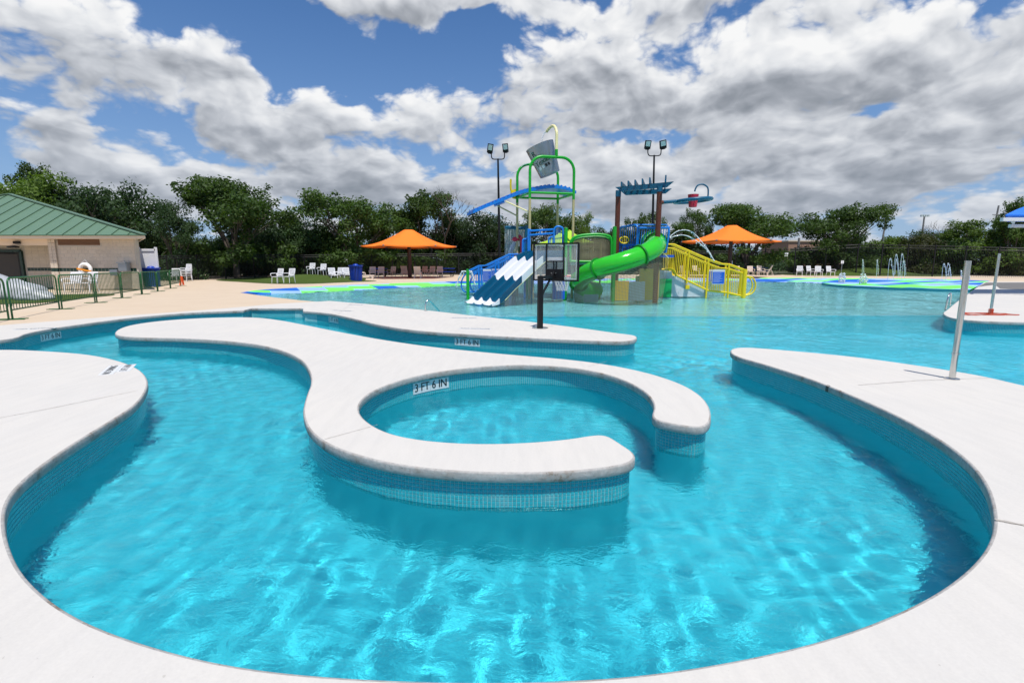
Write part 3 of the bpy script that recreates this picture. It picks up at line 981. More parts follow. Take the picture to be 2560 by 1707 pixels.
M_brown = simple('brown_paint', srgb(96, 44, 24), 0.45, vary=0.12)
M_redp = simple('red_plastic', srgb(205, 40, 65), 0.35, vary=0.06)
M_steel = simple('galvanised_grey', (0.30, 0.33, 0.36), 0.38, metal=0.75, vary=0.10, scale=3)
M_black = simple('black_powder_coat', (0.008, 0.008, 0.009), 0.5, vary=0.1, spec=0.25)
M_net = simple('tan_net', srgb(142, 132, 106), 0.8, vary=0.15)
M_netd = simple('grey_net', srgb(112, 116, 118), 0.8, vary=0.15)
M_pale = simple('pale_wall', srgb(205, 212, 216), 0.6, vary=0.06, dirt=(0.35, 0.36, 0.36, 0.3))
M_emer = simple('emerald_panel', srgb(0, 165, 85), 0.4, vary=0.08)
M_ypan = simple('yellow_panel', srgb(215, 180, 55), 0.5, vary=0.08)
m = bpy.data.materials.new('falling_water'); m.use_nodes = True
bs = m.node_tree.nodes['Principled BSDF']
bs.inputs['Base Color'].default_value = (0.92, 0.96, 0.98, 1); bs.inputs['Roughness'].default_value = 0.12
bs.inputs['Transmission Weight'].default_value = 0.25; bs.inputs['IOR'].default_value = 1.33
M_jet = m

def PT(l):
    return [at(*q) for q in l]
def pipe(l, r, name, mat, parent, n=8, sm=True, per=5):
    pts = [p if isinstance(p, Vector) else at(*p) for p in l]
    if sm and len(pts) > 2: pts = smooth_path(pts, False, per)
    return MB().tube(pts, r, n).build(name, mat, parent, smooth=50)
BED = -0.75

# ---- dump-bucket tower ------------------------------------------------------
FLp, FRp, BLp, BRp = at(1324, 600, 24.9), at(1432, 600, 25.4), at(1293, 600, 26.9), at(1393, 600, 27.4)
tw = thing('dump_bucket_tower', 'tall tan and green four-post tower that carries the grey tipping bucket', 'play tower', ((FLp.x + BRp.x) / 2, 26.1, BED))
zt = at(1324, 390, 24.9).z; zs = at(1324, 496, 24.9).z; zb = at(1324, 481.5, 24.9).z
def arch(a, b_, name):
    v = Vector((b_.x - a.x, b_.y - a.y, 0)); L = v.length; v.normalize()
    r_ = 0.62; pts = [Vector((a.x, a.y, zs))]
    for k in range(9):
        t = math.pi / 2 * k / 8
        pts.append(Vector((a.x, a.y, zt - r_)) + v * (r_ - r_ * math.cos(t)) + Vector((0, 0, r_ * math.sin(t))))
    for k in range(9):
        t = math.pi / 2 * (1 - k / 8)
        pts.append(Vector((b_.x, b_.y, zt - r_)) - v * (r_ - r_ * math.cos(t)) + Vector((0, 0, r_ * math.sin(t))))
    pts.append(Vector((b_.x, b_.y, zs)))
    MB().tube(pts, 0.066, 12).build(name, M_green, tw, smooth=50)
arch(FLp, FRp, 'arch'); arch(BLp, BRp, 'arch')
for p_ in (FLp, FRp, BLp, BRp):
    MB().cyl((p_.x, p_.y, BED), (p_.x, p_.y, zs), 0.062, 12).build('post', M_tanp, tw, smooth=50)
for a, b_, z_ in ((FLp, FRp, zb), (BLp, BRp, zb), (FLp, BLp, zb - 0.02), (FRp, BRp, zb - 0.02)):
    MB().cyl((a.x, a.y, z_), (b_.x, b_.y, z_), 0.055, 10).build('cross_rail', M_green, tw, smooth=50)
# wavy blue roof
prof = smooth_path([at(1183, 527, 25.9), at(1222, 510, 25.9), at(1262, 494, 25.9), at(1300, 479, 25.9), at(1335, 470, 25.9), at(1378, 463.5, 25.9), at(1415, 468, 25.9), at(1441, 477, 25.9)], False, 10)
prof = resample(prof, 0.05)
dv = Vector((-0.42, 1.35, 0)); rows = []
for off in (0.0, 1.0):
    rows.append([p_ + dv * off for p_ in prof])
mb = MB()
mb.grid([rows[0], rows[1]]); th = Vector((0, 0, -0.13))
mb.grid([[p_ + th for p_ in rows[0]], [p_ + th for p_ in rows[1]]]); mb.grid([rows[0], [p_ + th for p_ in rows[0]]]); mb.grid([rows[1], [p_ + th for p_ in rows[1]]])
mb.add([rows[0][0], rows[1][0], rows[1][0] + th, rows[0][0] + th], [(0, 1, 2, 3)]); mb.add([rows[0][-1], rows[1][-1], rows[1][-1] + th, rows[0][-1] + th], [(0, 1, 2, 3)])
roof = mb.build('wave_roof', M_blue, tw, smooth=35)
for k in range(3, len(prof) - 1, 4):
    MB().tube([prof[k] + dv * 0.02 + Vector((0, 0, 0.012)), prof[k] + dv * 0.98 + Vector((0, 0, 0.012))], 0.055, 8).build('roof_rib', M_blue, roof, smooth=60)
pipe([(1265, 504, 25.9), (1322, 530, 25.0)], 0.035, 'brace', M_cream, tw)
pipe([(1243, 514, 26.5), (1295, 541, 26.9)], 0.035, 'brace', M_tanp, tw)
MB().box(at(1248, 509, 26.2), (0.55, 0.5, 0.1), Matrix.Rotation(R(-20), 3, 'Y')).build('bracket', M_blue, tw)
# yellow nozzle wheel and hose
pipe([(1277, 448, 26.9), (1277, 470, 26.9), (1281, 487, 26.9)], 0.05, 'nozzle_pipe', M_yel, tw)
cw = at(1288, 485.5, 27.0)
MB().add([], []).tube([cw + Vector((0, -0.05, 0)), cw + Vector((0, 0.05, 0))], 0.24, 24).build('nozzle_wheel', M_yel, tw, smooth=40)
pipe([(1277, 438, 26.9), (1280, 432, 26.9), (1290, 430, 26.9), (1298, 422, 26.9), (1308, 413, 26.9), (1322, 408, 26.9)], 0.018, 'hose', M_wgel, tw)
# filler pipe over the bucket
pipe([(1391, 390, 25.2), (1391, 374, 25.2)], 0.075, 'pipe_socket', M_green, tw)
pipe([(1391, 378, 25.2), (1391.5, 350, 25.25), (1391.5, 331, 25.3), (1388, 319, 25.5), (1382.5, 315, 25.7), (1374, 320, 25.9), (1366, 330, 26.05)], 0.068, 'filler_pipe', M_cream, tw, n=12)
pipe([(1366, 329, 26.05), (1360, 334, 26.1), (1356, 343, 26.1), (1353, 358, 26.1)], [0.045, 0.03, 0.03, 0.03, 0.03, 0.03, 0.03, 0.03, 0.03, 0.03, 0.03, 0.03, 0.03, 0.03, 0.03, 0.03], 'water_stream', M_jet, tw)
# the bucket hangs between the arches and tips to the left
ct, cb = at(1349, 365, 26.0), at(1375, 436, 26.0)
axis = (ct - cb); L = axis.length; q = Vector((0, 0, 1)).rotation_difference(axis.normalized()).to_matrix()
mb = MB(); n = 36
pr = [(0.0, 0.0), (0.50, 0.0), (0.70, L), (0.672, L), (0.48, 0.03), (0.0, 0.03)]
mb.lathe(pr, (0, 0, 0), n, False)
mb.v = [tuple(q @ Vector(v) + cb) for v in mb.v]
bk = thing('tipping_bucket', 'big grey metal tipping bucket leaning left on top of the tower', 'bucket', cb)
MB_b = mb.build('bucket_shell', M_steel, bk, smooth=40)
pv = cb + axis * 0.52
for s in (-1, 1):
    MB().cyl(pv + q @ Vector((0, 0.58 * s, 0)), pv + q @ Vector((0, 0.72 * s, 0)), 0.07, 10).build('pivot', M_steel, bk, smooth=40)
M_dgreen = simple('dark_green_ink', srgb(15, 75, 60), 0.5, vary=0.0)
def wrap(me, u0, v0, rot, name, mat):
    """lay flat lettering on the bucket: x goes round, y goes up the side"""
    cr, sr = math.cos(rot), math.sin(rot)
    for v in me.vertices:
        x = v.co.x * cr - v.co.y * sr + u0; y = v.co.x * sr + v.co.y * cr + v0
        rr = 0.50 + 0.20 * (y / L) + 0.006
        a = -math.pi / 2 + x / rr
        v.co = q @ Vector((rr * math.cos(a), rr * math.sin(a), y)) + cb - wloc(bk)
    return link_mesh(name, me, mat, bk)
wrap(bold(text_mesh('Texas', 0.34), 0.008), -0.22, 0.62, R(10), 'lettering', M_dgreen)
wrap(bold(text_mesh('R', 0.36), 0.01), -0.52, 1.06, R(10), 'lettering', M_dgreen)
for i_, (u_, wd_) in enumerate(((-0.42, 0.14), (-0.24, 0.12), (-0.08, 0.12), (0.06, 0.10))):
    mm = bpy.data.meshes.new('emblem'); hh = 0.07
    mm.from_pydata([(-wd_ / 2, -hh, 0), (wd_ / 2, -hh, 0), (wd_ / 2, hh, 0), (-wd_ / 2, hh, 0)], [], [(0, 1, 2, 3)])
    wrap(mm, u_, 0.36 + i_ * 0.02, R(10), 'emblem', M_ink if i_ > 1 else M_plq)

# ---- three-lane racing slide -------------------------------------------------
u_ = Vector((0.74, 0.67, 0)); w_ = Vector((0.67, -0.74, 0))
S0 = Vector((-1.64, 22.0, 0)); WID = 1.70
sl = thing('racing_slide', 'three-lane white and dark teal slide running down into the shallow water', 'slide', (S0.x + 1.5, S0.y + 1, BED))
zp = [(-0.45, -0.24), (-0.22, -0.20), (0.0, -0.10), (0.45, 0.20), (1.3, 0.78), (2.2, 1.38), (2.75, 1.66), (3.2, 1.76), (3.75, 1.78)]
zcur = smooth_path([Vector((s, 0, z)) for s, z in zp], False, 8)
def lane_section():
    pts = []
    for ln in range(3):
        b0 = ln * WID / 3
        for t, h in ((0.0, 0.20), (0.045, 0.20), (0.12, 0.02), (0.25, -0.03), (0.42, -0.03), (0.50, 0.02)):
            pts.append((b0 + t * (WID / 3) / 0.567, h))
    pts.append((WID, 0.20)); pts.append((WID + 0.05, 0.20)); pts.append((WID + 0.06, -0.10))
    return [(-0.06, -0.10), (-0.05, 0.20)] + pts
sec = lane_section()
def seg(s0, s1, mat, name):
    pts = [p for p in zcur if s0 - 1e-6 <= p.x <= s1 + 1e-6]
    rows = []
    for p in pts:
        hs = min(1.0, max(0.25, (p.x + 0.45) / 0.6))
        rows.append([S0 + u_ * p.x + w_ * a + Vector((0, 0, p.z + h * hs)) for a, h in sec])
    MB().grid(rows).build(name, mat, sl, smooth=35)
cuts = [-0.45, -0.02, 1.18, 2.42, 3.75]
for i, (mt, nm) in enumerate(((M_wgel, 'lane_exit'), (M_dteal, 'lane_section'), (M_wgel, 'lane_section'), (M_dteal, 'lane_section'))):
    a = min(zcur, key=lambda p: abs(p.x - cuts[i])).x; b_ = min(zcur, key=lambda p: abs(p.x - cuts[i + 1])).x
    seg(a, b_, mt, nm)
for a in (0.3, 1.4):
    for s in (1.0, 2.1):
        zz_ = min(zcur, key=lambda p: abs(p.x - s)).z
        b0 = S0 + u_ * s + w_ * a
        MB().cyl((b0.x, b0.y, BED), (b0.x, b0.y, zz_ - 0.02), 0.05, 8).build('support', M_teal, sl, smooth=50)

def net(A, B, nu, nv, wd, name, mat, parent):
    """knotted net between two polylines A (top) and B (bottom): thin cords as flat strips in both directions"""
    A = resample(A, 1e9) if False else A
    def samp(P, t):
        x = t * (len(P) - 1); i = min(len(P) - 2, int(x)); return P[i].lerp(P[i + 1], x - i)
    mb = MB()
    for i in range(nu + 1):
        a, b_ = samp(A, i / nu), samp(B, i / nu)
        a2, b2 = samp(A, min(1, i / nu + 0.002)), samp(B, min(1, i / nu + 0.002))
        d = (a2 - a)
        if d.length < 1e-6: d = (samp(A, i / nu) - samp(A, i / nu - 0.002))
        d = d.normalized() * wd / 2
        mb.add([a - d, a + d, b_ + d, b_ - d], [(0, 1, 2, 3)])
    for j in range(nv + 1):
        t = j / nv
        row0, row1 = [], []
        for i in range(nu + 1):
            a, b_ = samp(A, i / nu), samp(B, i / nu); d = (b_ - a).normalized() * wd / 2
            p_ = a.lerp(b_, t); row0.append(p_ - d); row1.append(p_ + d)
        mb.grid([row0, row1])
    o = mb.build(name, mat, parent); o['kind'] = 'stuff'
    return o
# grey net hung under the slide
nt_ = thing('slide_net', 'grey net curtain hung beneath the three-lane slide', 'net', S0 + u_ * 2 + w_ * 1.7 + Vector((0, 0, BED)))
A = [S0 + u_ * s + w_ * (WID + 0.04) + Vector((0, 0, min(zcur, key=lambda p: abs(p.x - s)).z - 0.12)) for s in (0.25, 0.8, 1.4, 2.0, 2.6, 3.2, 3.7)]
A += [at(1380, 650, 23.0), at(1386, 655, 23.6)]
B = [Vector((p.x, p.y, -0.36)) for p in A]
net(A, B, 60, 22, 0.018, 'mesh_cords', M_netd, nt_)
MB().tube(A, 0.025, 6).build('top_rope', M_cream, nt_, smooth=50)

# ---- tube slide ---------------------------------------------------------------
ts = thing('tube_slide', 'bright green tube slide curling down inside a net skirt', 'slide', at(1545, 745, 23.2))
path = [(1626, 604, 25.2), (1634, 606, 24.2), (1640, 611, 23.2), (1631, 623, 22.2), (1596, 641, 21.7), (1548, 657, 21.5), (1505, 669, 21.8), (1468, 684, 22.5), (1448, 703, 23.4), (1456, 718, 24.4), (1490, 727, 25.2)]
cl = resample(smooth_path([at(*p_) for p_ in path], False, 10), 0.09)
def ringed(r0, r1=None):
    return MB().tube(cl, [0.48 if i < 14 else 0.48 + (0.40 - 0.48) * min(1, (i - 14) / 26) for i in range(len(cl))], 28, caps=False)
ringed(0).build('tube', M_tube, ts, smooth=60)
for i in (9, 22, 44, 66, 86):
    if i + 1 < len(cl):
        rr = 0.48 if i < 14 else 0.48 + (0.40 - 0.48) * min(1, (i - 14) / 26)
        d = (cl[i + 1] - cl[i]).normalized()
        MB().tube([cl[i] - d * 0.035, cl[i] - d * 0.034, cl[i] + d * 0.034, cl[i] + d * 0.035], [rr - 0.03, rr + 0.075, rr + 0.075, rr - 0.03], 28, caps=False).build('flange', M_flange, ts, smooth=30)
# seam flange along the tube
seam = [p_ + Vector((0, -0.40, -0.16)).normalized() * 0.43 for p_ in cl[18:96]]
MB().tube(seam, 0.022, 6).build('seam', M_flange, ts, smooth=50)
ctr = at(1545, 745, 23.3); ctr.z = -0.36
ns = thing('slide_skirt_net', 'round net skirt hanging from the tube slide to the water', 'net', ctr)
A = [p_ + Vector((0, 0, -0.25)) + (Vector((p_.x - ctr.x, p_.y - ctr.y, 0)).normalized() * 0.26) for p_ in cl[26:92]]
A = [at(1672, 646, 23.0)] + A
B = []
for p_ in A:
    v_ = Vector((p_.x - ctr.x, p_.y - ctr.y, 0)).normalized()
    B.append(Vector((ctr.x, ctr.y, -0.40)) + v_ * 1.92)
net(A, B, 100, 28, 0.016, 'mesh_cords', M_net, ns)
MB().tube(A, 0.02, 6).build('top_rope', M_cream, ns, smooth=50)
MB().tube(B, 0.03, 6).build('bottom_rope', M_net, ns, smooth=50)
# things under the net
up = thing('under_slide_panels', 'yellow and white panels standing behind the net skirt under the tube slide', 'play panel', at(1590, 745, 23.6))
def panel(px0, px1, py0, py1, Y, mat, name, parent, th=0.06):
    a, b_ = at(px0, py0, Y), at(px1, py1, Y)
    return MB().box(((a.x + b_.x) / 2, Y + th / 2, (a.z + b_.z) / 2), (abs(b_.x - a.x), th, abs(a.z - b_.z)), None).build(name, mat, parent, bevel=0.012)
panel(1538, 1572, 702, 752, 23.5, M_ypan, 'panel', up); panel(1600, 1646, 672, 750, 23.7, M_ypan, 'panel', up)
panel(1573, 1611, 704, 752, 22.6, M_pale, 'panel', up); panel(1460, 1496, 736, 756, 22.6, M_pale, 'panel', up)
MB().cyl(at(1534, 690, 23.4), Vector((at(1534, 690, 23.4).x, 23.4, BED)), 0.07, 10).build('post', M_green, up, smooth=50)
MB().cyl(at(1594, 690, 23.6), Vector((at(1594, 690, 23.6).x, 23.6, BED)), 0.09, 10).build('post', M_flange, up, smooth=50)

# ---- lime tent roof -------------------------------------------------------------
lt = thing('lime_canopy', 'lime green peaked roof behind the slides', 'canopy', at(1415, 745, 26.0))
pk0, pk1 = at(1408, 574, 26.6), at(1422, 573, 26.6)
c0, c1, c2, c3 = at(1333, 610, 25.2), at(1502, 607, 25.2), at(1482, 606, 28.6), at(1352, 608, 28.6)
rows = []
for t in [0, .2, .4, .6, .8, 1]:
    s = t ** 0.72
    rows.append([pk0.lerp(c0, t) + Vector((0, 0, -0.16 * math.sin(math.pi * t))), pk1.lerp(c1, t) + Vector((0, 0, -0.16 * math.sin(math.pi * t))),
                 (pk1 + Vector((0, .4, 0))).lerp(c2, t) + Vector((0, 0, -0.16 * math.sin(math.pi * t))), (pk0 + Vector((0, .4, 0))).lerp(c3, t) + Vector((0, 0, -0.16 * math.sin(math.pi * t)))])
mb = MB().grid(rows, True); mb.add(rows[0], [(0, 1, 2, 3)])
mb.build('roof_skin', M_lime, lt, smooth=0)
mb = MB(); ed = rows[-1]
mb.grid([ed, [p_ + Vector((0, 0, -0.10)) for p_ in ed]], True); mb.build('valance', M_lime, lt)
for p_ in ed: MB().cyl((p_.x, p_.y, BED), (p_.x, p_.y, p_.z - 0.02), 0.05, 8).build('post', M_tanp, lt, smooth=50)

# ---- net bridge with green frames ---------------------------------------------------
nb = thing('net_bridge', 'green framed bridge with tan net sides between the towers', 'play bridge', at(1480, 745, 24.2))
for Y, k in ((24.0, 0), (25.2, 6)):
    fr = [(1426, 655, Y), (1426, 612 + k, Y), (1433, 596 + k, Y), (1452, 589 + k, Y), (1490, 586 + k, Y), (1517, 589 + k, Y), (1528, 600 + k, Y), (1529, 652, Y)]
    pipe(fr, 0.06, 'frame', M_green, nb, n=10)
    pipe([(1426, 653, Y), (1475, 654, Y), (1529, 650, Y)], 0.055, 'floor_rail', M_green, nb, n=10)
    A = PT([(1436, 600 + k, Y), (1455, 594 + k, Y), (1490, 591 + k, Y), (1515, 594 + k, Y), (1526, 604 + k, Y)])
    B = PT([(1436, 650, Y), (1455, 650, Y), (1490, 650, Y), (1515, 649, Y), (1526, 648, Y)])
    net(A, B, 34, 20, 0.030, 'mesh_cords', M_net, nb)
pl = MB(); a, b_, c_, d_ = at(1426, 656, 24.0), at(1531, 654, 24.0), at(1529, 654, 25.4), at(1428, 655, 25.4)
pl.add([a, b_, c_, d_] + [x + Vector((0, 0, -0.12)) for x in (a, b_, c_, d_)], [(0, 1, 2, 3), (4, 7, 6, 5), (0, 4, 5, 1), (1, 5, 6, 2), (2, 6, 7, 3), (3, 7, 4, 0)])
pl.build('floor', simple('sea_green_deck', srgb(105, 150, 140), 0.5, vary=0.1), nb)
for px, top in ((1415, 571), (1538, 568)):
    p_ = at(px, top, 24.0)
    MB().cyl((p_.x, p_.y, BED), p_, 0.085 if px < 1500 else 0.115, 14).build('post', M_green, nb, smooth=50)
    MB().lathe([(0.09 if px < 1500 else 0.12, 0), (0.07, 0.04), (0.0, 0.05)], p_, 14, False).build('post_cap', M_flange, nb, smooth=50)
panel(1382, 1412, 700, 748, 23.3, M_blue2, 'panel', nb)
for px in (1389.5, 1397, 1404.5): panel(px - 0.5, px + 0.5, 700, 748, 23.28, M_blue, 'panel_rib', nb, 0.03)

# ---- blue gate and rails by the slide top ---------------------------------------------
gt = thing('slide_gate', 'sky blue guard rails round the top of the three-lane slide', 'railing', at(1330, 700, 24.6))
panel(1319, 1326.5, 572, 650, 24.6, M_blue, 'post_panel', gt, 0.15)
for py in ((577.5, 574), (588, 583.5)):
    pipe([(1325, py[0], 24.6), (1384, py[1], 24.2)], 0.05, 'rail', M_blue, gt, n=10)
pipe([(1351, 577, 24.4), (1351, 586, 24.4)], 0.03, 'upright', M_blue, gt)
pipe([(1385, 610, 24.2), (1385, 580, 24.2), (1388, 570, 24.2), (1395, 566.5, 24.2), (1402, 568, 24.2), (1407, 575, 24.2), (1407, 612, 24.2)], 0.05, 'guard_frame', M_blue, gt, n=10)
pipe([(1372, 612, 24.2), (1372, 600, 24.2), (1375, 594, 24.2), (1383, 592, 24.2)], 0.045, 'guard_frame', M_blue, gt, n=10)
for px in (1376.5, 1380.5, 1390, 1395, 1400): pipe([(px, 570 if px > 1385 else 595, 24.2), (px, 612, 24.2)], 0.018, 'bar', M_blue, gt)
pipe([(1307, 650, 24.9), (1307, 606, 24.9), (1310, 599, 24.9), (1317, 597, 24.9), (1321, 590, 24.9), (1321, 575, 24.9)], 0.05, 'guard_frame', M_blue, gt, n=10)
for px in (1310.5, 1314, 1317.5): pipe([(px, 602, 24.9), (px, 650, 24.9)], 0.02, 'bar', M_blue, gt)
MB().box((at(1340, 655, 25.6).x, 25.8, 1.62), (2.2, 2.2, 0.10)).build('platform', M_blue2, gt)
for px, Y in ((1312, 25.2), (1412, 26.5)):
    p_ = at(px, 655, Y); MB().cyl((p_.x, p_.y, BED), (p_.x, p_.y, 1.6), 0.06, 10).build('post', M_blue, gt, smooth=50)

# ---- pergola frame with tipping ring ----------------------------------------------------
pg = thing('pergola_frame', 'brown post frame with teal beams over the right tower', 'play frame', at(1600, 745, 24.5))
zbm = at(1529, 471, 24.4).z
A0, A1 = at(1529, 471, 24.4), at(1670, 457, 23.0); A1.z = zbm; 
sh = Vector((0.46, 1.9, 0))
def beam(a, b_):
    d = (b_ - a); hh = 0.21
    n_ = Vector((-d.y, d.x, 0)).normalized() * 0.04
    e = d * 0.11
    pts = [a, b_, b_ - e + Vector((0, 0, -hh)), a + e + Vector((0, 0, -hh))]
    return MB().add([p_ - n_ for p_ in pts] + [p_ + n_ for p_ in pts], [(0, 1, 2, 3), (7, 6, 5, 4), (0, 4, 5, 1), (1, 5, 6, 2), (2, 6, 7, 3), (3, 7, 4, 0)])
A0 = Vector((4.68, 24.05, zbm)); A1 = Vector((6.78, 22.35, zbm)); B0 = Vector((5.16, 25.3, zbm)); B1 = Vector((7.36, 24.5, zbm))
beam(A0, A1).build('beam', M_teal, pg); beam(B0, B1).build('beam', M_teal, pg)
for t in (0.12, 0.24, 0.36, 0.485, 0.61, 0.87):
    p_ = A0.lerp(A1, t)
    hgt = 0.16 + 0.09 * t
    q_ = B0.lerp(B1, t); e_ = (q_ - p_) * 0.16
    MB().bar(p_ - e_ + Vector((0, 0, hgt / 2)), q_ + e_ + Vector((0, 0, hgt / 2)), 0.06, hgt + 0.02).build('rafter', M_teal, pg)
for px, Y, py in ((1545.5, 24.0, 492), (1649, 22.65, 480)):
    p_ = at(px, py, Y)
    MB().cyl((p_.x, p_.y, p_.z), (p_.x, p_.y, zbm - 0.15), 0.125, 14).build('post_top', M_teal, pg, smooth=50)
    MB().cyl((p_.x, p_.y, BED), (p_.x, p_.y, p_.z), 0.115, 14).build('post', M_brown, pg, smooth=50)
tr_ = thing('tipping_ring', 'teal ring on an arm holding a small red bucket under a hooked pipe', 'play ring', at(1655, 506, 23.3))
pipe([(1650, 507, 23.25), (1657, 506, 23.3)], 0.085, 'arm_socket', M_brown, tr_, n=12)
pipe([(1656, 506, 23.3), (1690, 503.5, 23.4)], 0.075, 'arm', M_teal, tr_, n=12)
rc = at(1732.5, 501.5, 23.6)
MB().tube([rc + Vector((0.78 * math.cos(a), 0.78 * math.sin(a), 0.06 * math.cos(a))) for a in [2 * math.pi * k / 36 for k in range(36)]], 0.075, 12, closed=True).build('ring', M_teal, tr_, smooth=60)
MB().lathe([(0.17, -0.28), (0.20, 0.0), (0.235, 0.26), (0.20, 0.26), (0.15, -0.24)], rc, 20, False).build('small_bucket', M_redp, tr_, smooth=40)
MB().cyl(rc + Vector((0, -0.76, 0)), rc + Vector((0, 0.76, 0)), 0.022, 8).build('axle', M_teal, tr_, smooth=50)
pipe([(1769, 497, 23.7), (1770.5, 484, 23.7), (1769.5, 470, 23.7), (1762, 463, 23.7), (1752, 461, 23.7), (1743, 465, 23.7), (1738, 474, 23.7), (1737, 479, 23.7)], 0.035, 'hooked_pipe', M_teal, tr_, n=10)

# ---- blue cage of the right tower ------------------------------------------------------------
cg = thing('blue_cage', 'sky blue barred cage round the tube slide entrance', 'railing', at(1605, 700, 24.0))
YL0, YL1 = 24.6, 23.5
L0, L1 = (1547, 568, 643), (1588, 561.5, 640)
def bars(p0, p1, n, zl0, zl1, name, r_=0.018, lean=0.0):
    for i in range(1, n):
        t = i / n
        a = p0[0].lerp(p1[0], t); b_ = p0[1].lerp(p1[1], t)
        MB().tube([a, b_], r_, 6).build(name, M_blue, cg, smooth=60)
tl, bl = at(1547, 572, 24.7), at(1547, 643, 24.7)
tm, bm_ = at(1592, 563, 23.6), at(1589, 641, 23.6)
trr, br = at(1672, 570, 23.0), at(1667, 632, 23.0)
tb2 = at(1598, 563.5, 24.6); tr2 = at(1670, 563.5, 24.2)
pipe([bl, (1547, 590, 24.7), (1548, 574, 24.7), (1553, 568.5, 24.6), (1570, 565.5, 24.1), (1586, 562.5, 23.7), (1593, 567, 23.55), (1594, 580, 23.5), bm_], 0.05, 'frame', M_blue, cg, n=10)
pipe([(1594, 570, 23.5), (1672, 570, 23.0)], 0.05, 'frame', M_blue, cg, n=10, sm=False)
pipe([(1672, 570, 23.0), (1671, 590, 23.0), (1664, 632, 23.1)], 0.05, 'frame', M_blue, cg, n=10)
pipe([(1588, 562.5, 23.7), (1598, 562.5, 24.6), (1666, 562.5, 24.2), (1673, 570, 23.0)], 0.04, 'frame', M_blue, cg, n=10, sm=False)
bars((tl, bl), (tm, bm_), 9, 0, 0, 'bar'); bars((at(1594, 570, 23.5), at(1586, 640, 23.6)), (trr, br), 13, 0, 0, 'bar')
pipe([(1553, 613, 24.4), (1600, 612, 23.7)], 0.045, 'mid_rail', M_blue, cg, n=10)
pipe([(1556, 645, 24.2), (1556, 622, 24.2), (1560, 616, 24.2), (1566, 615, 24.2), (1570, 620, 24.2), (1570, 640, 24.2)], 0.035, 'hand_loop', M_blue, cg)
pipe([(1582, 640, 24.2), (1583, 625, 24.2), (1590, 619, 24.2), (1600, 619, 24.2)], 0.035, 'hand_loop', M_blue, cg)
wc = at(1560.5, 600.5, 24.0)
MB().tube([wc + Vector((0.21 * math.cos(a), 0, 0.15 * math.sin(a))) for a in [2 * math.pi * k / 20 for k in range(20)]], 0.03, 8, closed=True).build('steering_wheel', M_yel, cg, smooth=60)
for dx_ in (-0.08, 0.0, 0.08): MB().cyl(wc + Vector((dx_, 0, -0.13)), wc + Vector((dx_, 0, 0.13)), 0.016, 6).build('wheel_spoke', M_yel, cg, smooth=60)
panel(1610, 1644, 590, 602, 24.9, M_redp, 'red_panel', cg); panel(1652, 1668, 588, 612, 24.4, M_yel, 'yellow_panel', cg)
MB().box((at(1612, 640, 24.3).x, 24.6, 1.72), (2.3, 2.0, 0.10)).build('platform', M_blue2, cg)

# ---- blue stair on the left -------------------------------------------------------------------
def railing(parent, top, low, mat, n_bars, r_top=0.035, r_bar=0.012, posts=(), post_r=0.05):
    tp = [p if isinstance(p, Vector) else at(*p) for p in top]; lw = [p if isinstance(p, Vector) else at(*p) for p in low]
    MB().tube(tp, r_top, 8).build('top_rail', mat, parent, smooth=50)
    mid = [p_.lerp(q_, 0.15) for p_, q_ in zip(tp, lw)]
    MB().tube(mid, r_top * 0.8, 8).build('rail', mat, parent, smooth=50)
    MB().tube(lw, r_top, 8).build('bottom_rail', mat, parent, smooth=50)
    def samp(P, t):
        L_ = [0.0]
        for i in range(1, len(P)): L_.append(L_[-1] + (P[i] - P[i - 1]).length)
        s = t * L_[-1]
        for i in range(1, len(P)):
            if L_[i] >= s - 1e-9:
                return P[i - 1].lerp(P[i], (s - L_[i - 1]) / max(1e-9, L_[i] - L_[i - 1]))
        return P[-1]
    mb = MB()
    for i in range(1, n_bars):
        a, b_ = samp(mid, i / n_bars), samp(lw, i / n_bars)
        mb.tube([a, b_], r_bar, 5)
    o = mb.build('pickets', mat, parent); o['kind'] = 'stuff'
    for t, ext in posts:
        a, b_ = samp(tp, t), samp(lw, t)
        MB().cyl((b_.x, b_.y, ext), (a.x, a.y, a.z), post_r, 8).build('post', mat, parent, smooth=50)
bs_ = thing('blue_stair', 'stair with sky blue picket railings left of the three-lane slide', 'stair', at(1230, 735, 25.6))
for Y, sx in ((25.0, 0), (26.3, 7)):
    railing(bs_, [(1171 + sx, 677, Y), (1197 + sx, 664.5, Y), (1213 + sx, 664, Y), (1272 + sx, 636, Y), (1295 + sx, 635, Y)],
            [(1171 + sx, 729, Y), (1197 + sx, 729, Y), (1213 + sx, 722, Y), (1272 + sx, 690, Y), (1295 + sx, 683, Y)], M_blue, 30, posts=((0.21, -0.5), (0.55, -0.5), (0.85, -0.5)))
for k in range(8):
    t = k / 7; p_ = at(1205 + 70 * t, 725 - 45 * t, 25.65)
    MB().box((p_.x, 25.65, p_.z), (0.40, 1.3, 0.06)).build('tread', M_pale, bs_)
for sx in (0, 22):
    pipe([(1171 + sx, 681, 25.0), (1160 + sx, 690, 25.0), (1154 + sx, 704, 25.0), (1154 + sx, 718, 25.0), (1160 + sx, 728, 25.0), (1170 + sx, 731, 25.0), (1197, 729, 25.0)], 0.035, 'hand_loop', M_blue, bs_)
p_ = at(1169, 676, 24.8)
wp = thing('water_post', 'short green post spraying an umbrella of water beside the blue stair', 'spray post', (p_.x, p_.y, BED))
MB().cyl((p_.x, p_.y, BED), p_, 0.075, 14).build('post', M_green, wp, smooth=50)
MB().lathe([(0.08, 0), (0.06, 0.06), (0, 0.08)], p_, 14, False).build('post_cap', M_flange, wp, smooth=50)
